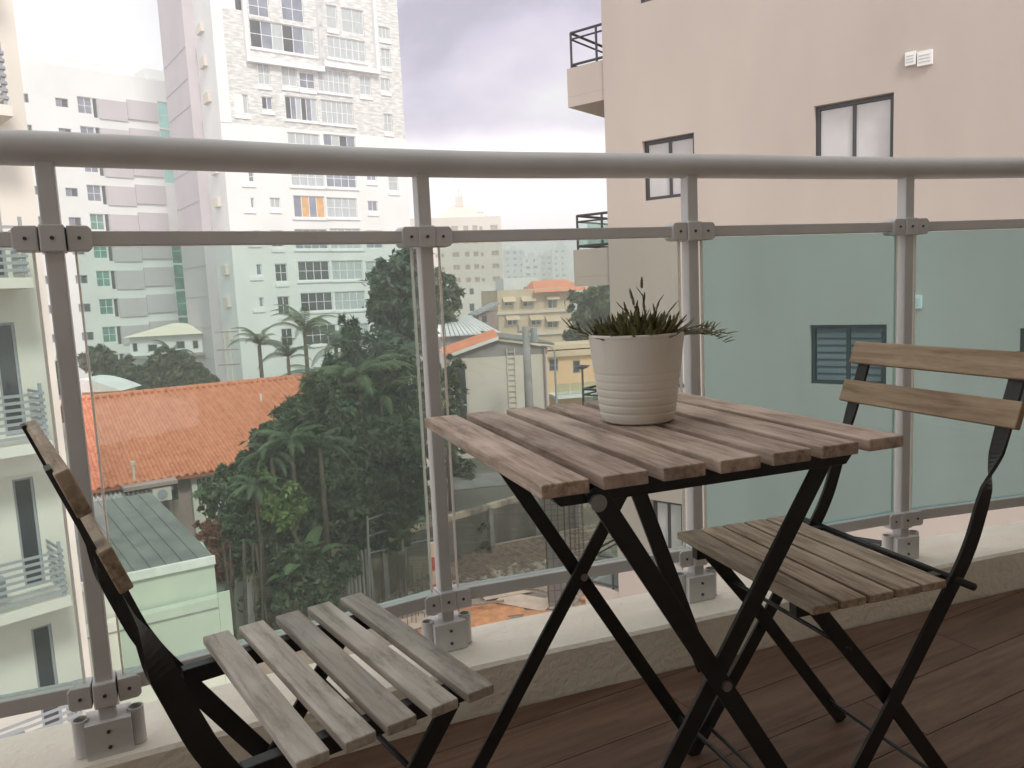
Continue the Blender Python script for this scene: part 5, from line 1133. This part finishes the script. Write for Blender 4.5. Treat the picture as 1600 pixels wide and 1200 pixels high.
tree('garden_tree', 'dark leafy mass right of the big garden tree behind the glass edge', 'tree', 610, 31.5, [(620, 700, 36, 0), (600, 745, 40, 0), (640, 740, 34, 0), (615, 790, 40, 0), (580, 800, 34, 0), (650, 700, 26, 0), (648, 780, 28, 0), (560, 830, 36, 0), (510, 850, 40, 0), (610, 830, 34, 0)], 16000, .13, M['leaf_dark'], .2, seed=13, extra=(1400, .12, M['leaf_blue']))
tree('garden_tree', 'dark spreading tree low in front of the retaining wall left end', 'tree', 480, 27.0, [(470, 880, 32, 0), (510, 900, 30, 0), (450, 920, 26, 0), (500, 935, 24, 0), (540, 880, 24, 0)], 7000, .12, M['leaf_dark'], .1, seed=14, gz=GP)
# hanging roots / trunks below
for i, px in enumerate((352, 364, 374, 386, 400, 412, 428)):
    Y = 26.6 + .15 * i; a = at(px, 890, Y); pole((a.x + random.uniform(-.15, .15), a.y, GP), (a.x + random.uniform(-.3, .3), a.y, a.z + 1), .035 + .015 * (i % 3), M['bark'], 'tree_trunk', ORD[i] + ' slim trunk from the left in the thicket beside the green wall', 'trunk', 'slim trunks under the vine covered tree')
tree('feathery_tree', 'tall soft grey green mass of feathery foliage left of the glass edge', 'tree', 575, 35.5, [(560, 540, 26, 0), (540, 575, 34, 0), (580, 580, 36, 0), (520, 620, 34, 0), (560, 630, 40, 0), (605, 620, 38, 0), (630, 585, 26, 0), (590, 670, 40, 0), (635, 650, 30, 0), (545, 505, 14, 0), (600, 540, 20, 0), (500, 650, 30, 0)], 15000, .24, M['leaf_blue'], .12, seed=60, aspect=.16, hang=1.2, extra=(2200, .2, M['leaf_palm']))
tree('feathery_tree', 'soft drooping foliage spilling left over the orange tiles', 'tree', 450, 30, [(420, 700, 26, 0), (445, 670, 26, 0), (470, 635, 24, 0), (395, 735, 24, 0), (380, 765, 22, 0), (495, 600, 20, 0), (360, 800, 20, 0)], 7000, .22, M['leaf_mid'], .1, seed=61, aspect=.16, hang=1.2)
# clump of areca palms with upright feathery fronds
for k, (px, py, Y, n, L0, mm, lab) in enumerate(((560, 590, 34, 15, 2.6, 'leaf_palm', 'tallest feathery areca palm left of the glass edge'), (535, 640, 35, 13, 2.3, 'leaf_mid', 'areca palm just left of the tallest feathery one'), (595, 620, 34.5, 14, 2.4, 'leaf_palm', 'areca palm just right of the tallest feathery one'),
        (630, 670, 33, 13, 2.0, 'leaf_mid', 'areca palm beside the left corner of the table'), (508, 600, 38, 13, 2.4, 'leaf_blue', 'areca palm rising above the end of the orange roof'), (575, 700, 32, 14, 2.1, 'leaf_blue', 'areca palm in the middle of the dark garden trees'), (612, 560, 37, 12, 2.2, 'leaf_blue', 'areca palm just under the big broadleaf tree'), (455, 690, 29, 14, 1.7, 'leaf_mid', 'areca palm at the left shoulder of the dark garden trees'), (400, 760, 27.5, 12, 1.4, 'leaf_mid', 'small areca palm over the vine covered tree'))):
    palm(lab, px, py, Y, n, L0, M[mm], .09, seed=20 + k, droop=1.05, elmax=.35)
banana('low banana plant with bright broad leaves over the retaining wall', 480, 880, 27, 8, 1.2, .26, M['leaf_mid'], GP, seed=31, spread=1.1, stalk=.4)
banana('broad leaved plant on the wall beside the pipe scaffold', 625, 835, 30.5, 8, 1.0, .22, M['leaf_mid'], GT, seed=32, spread=1.0, stalk=.3, name='broad_leaved_plant', cat='plant')
# palms by the white tower
palm('pale green coconut palm leftmost before the white tower', 405, 540, 52, 15, 2.3, M['leaf_palm'], .16, seed=1, droop=1.5)
palm('tall coconut palm in front of the tower dark windows', 476, 520, 50, 16, 2.9, M['leaf_mid'], .15, seed=2, droop=1.5)
palm('lower palm under the tallest coconut palm', 450, 560, 48, 13, 2.2, M['leaf_blue'], .13, seed=3)
palm('palm right of the tallest coconut palm against the white wall', 525, 545, 46, 14, 2.3, M['leaf_blue'], .14, seed=4)
palm('palm nearest the big broadleaf tree', 553, 555, 44, 13, 2.1, M['leaf_blue'], .13, seed=5)
palm('small palm behind the small white house hedge', 268, 558, 62, 14, 2.3, M['leaf_dark'], .15, seed=6)
palm('dark areca palm standing before the orange roof end', 500, 700, 29, 14, 1.7, M['leaf_dark'], .1, seed=7)
palm('dark areca palm left of the big garden tree', 425, 715, 28.6, 13, 1.5, M['leaf_dark'], .1, seed=8)
palm('low palm right of the second post beside the workshop', 700, 700, 36, 12, 1.5, M['leaf_mid'], .1, seed=9)
# hedge row of trees before the striped block
for k, (px, blobs) in enumerate(((170, [(150, 560, 22, 0), (175, 575, 22, 0), (190, 590, 20, 0)]), (215, [(205, 580, 22, 0), (228, 590, 22, 0), (215, 600, 20, 0), (240, 580, 18, 0)]), (270, [(262, 565, 22, 0), (285, 575, 22, 0), (272, 595, 24, 0), (290, 555, 12, 0)]), (300, [(302, 592, 18, 0), (320, 600, 18, 0), (310, 580, 12, 0)]), (92, [(92, 578, 14, 0), (95, 600, 14, 0), (100, 560, 10, 0)]))):
    tree('hedge_tree', ['dark tree left end of the row before the white house', 'dark rounded tree below the left corner of the white house', 'dark tree under the small palm before the white house', 'low dark shrub between white house and mauve wall', 'small tree seen between cream block and leftmost post'][k], 'tree', px, 60, blobs, 4200, .22, M['leaf_dark'], .15, seed=40 + k, extra=(500, .2, M['leaf_mid']), group='row of dark trees before the small white house')
# background greenery strip in the far distance
wood_ = []
for i in range(60):
    c = at(300 + i * 12, 470, 130 + (i * 37) % 60); wood_.append((c.x, c.y, GT + 1.5, 3.2))
o = leaf_cloud(wood_, 14000, .6, M['leaf_mid'], 'far_trees', seed=77); o['kind'] = 'stuff'; tag(o, 'distant band of treetops between the far houses', 'trees')
# vine on the retaining wall
c = at(745, 860, 35.5); bl = [(c.x + random.uniform(-.8, .8), c.y - .2 + random.uniform(-.1, .1), GP + random.uniform(.2, 2.6), .35) for _ in range(16)]
o = leaf_cloud(bl, 2600, .08, M['leaf_mid'], 'creeper', seed=78); tag(o, 'green creeper growing down the retaining wall right of the second post', 'creeper')
# utility tower left of palms
c = at(360, 590, 56); G = thing('lattice_pole', 'thin lattice pole with cables before the white tower corner', 'pole', (c.x, c.y, GT))
for dx in (-.18, .18):
    mb = MB(); mb.tube([(c.x + dx, c.y, GT), (c.x + dx, c.y, at(360, 515, 56).z)], .035, 6); obj('upright', mb, M['beige'], G)
z = GT + .4; zt = at(360, 515, 56).z
while z < zt - .5:
    mb = MB(); mb.tube([(c.x - .18, c.y, z), (c.x + .18, c.y, z + .45)], .02, 5); obj('strut', mb, M['beige'], G); z += .5
for z_ in (zt - .2, zt - 1.5, zt - 2.6):
    mb = MB(); mb.box(c.x - .8, c.x + .8, c.y - .05, c.y + .05, z_, z_ + .1); obj('crossarm', mb, M['concg'], G)
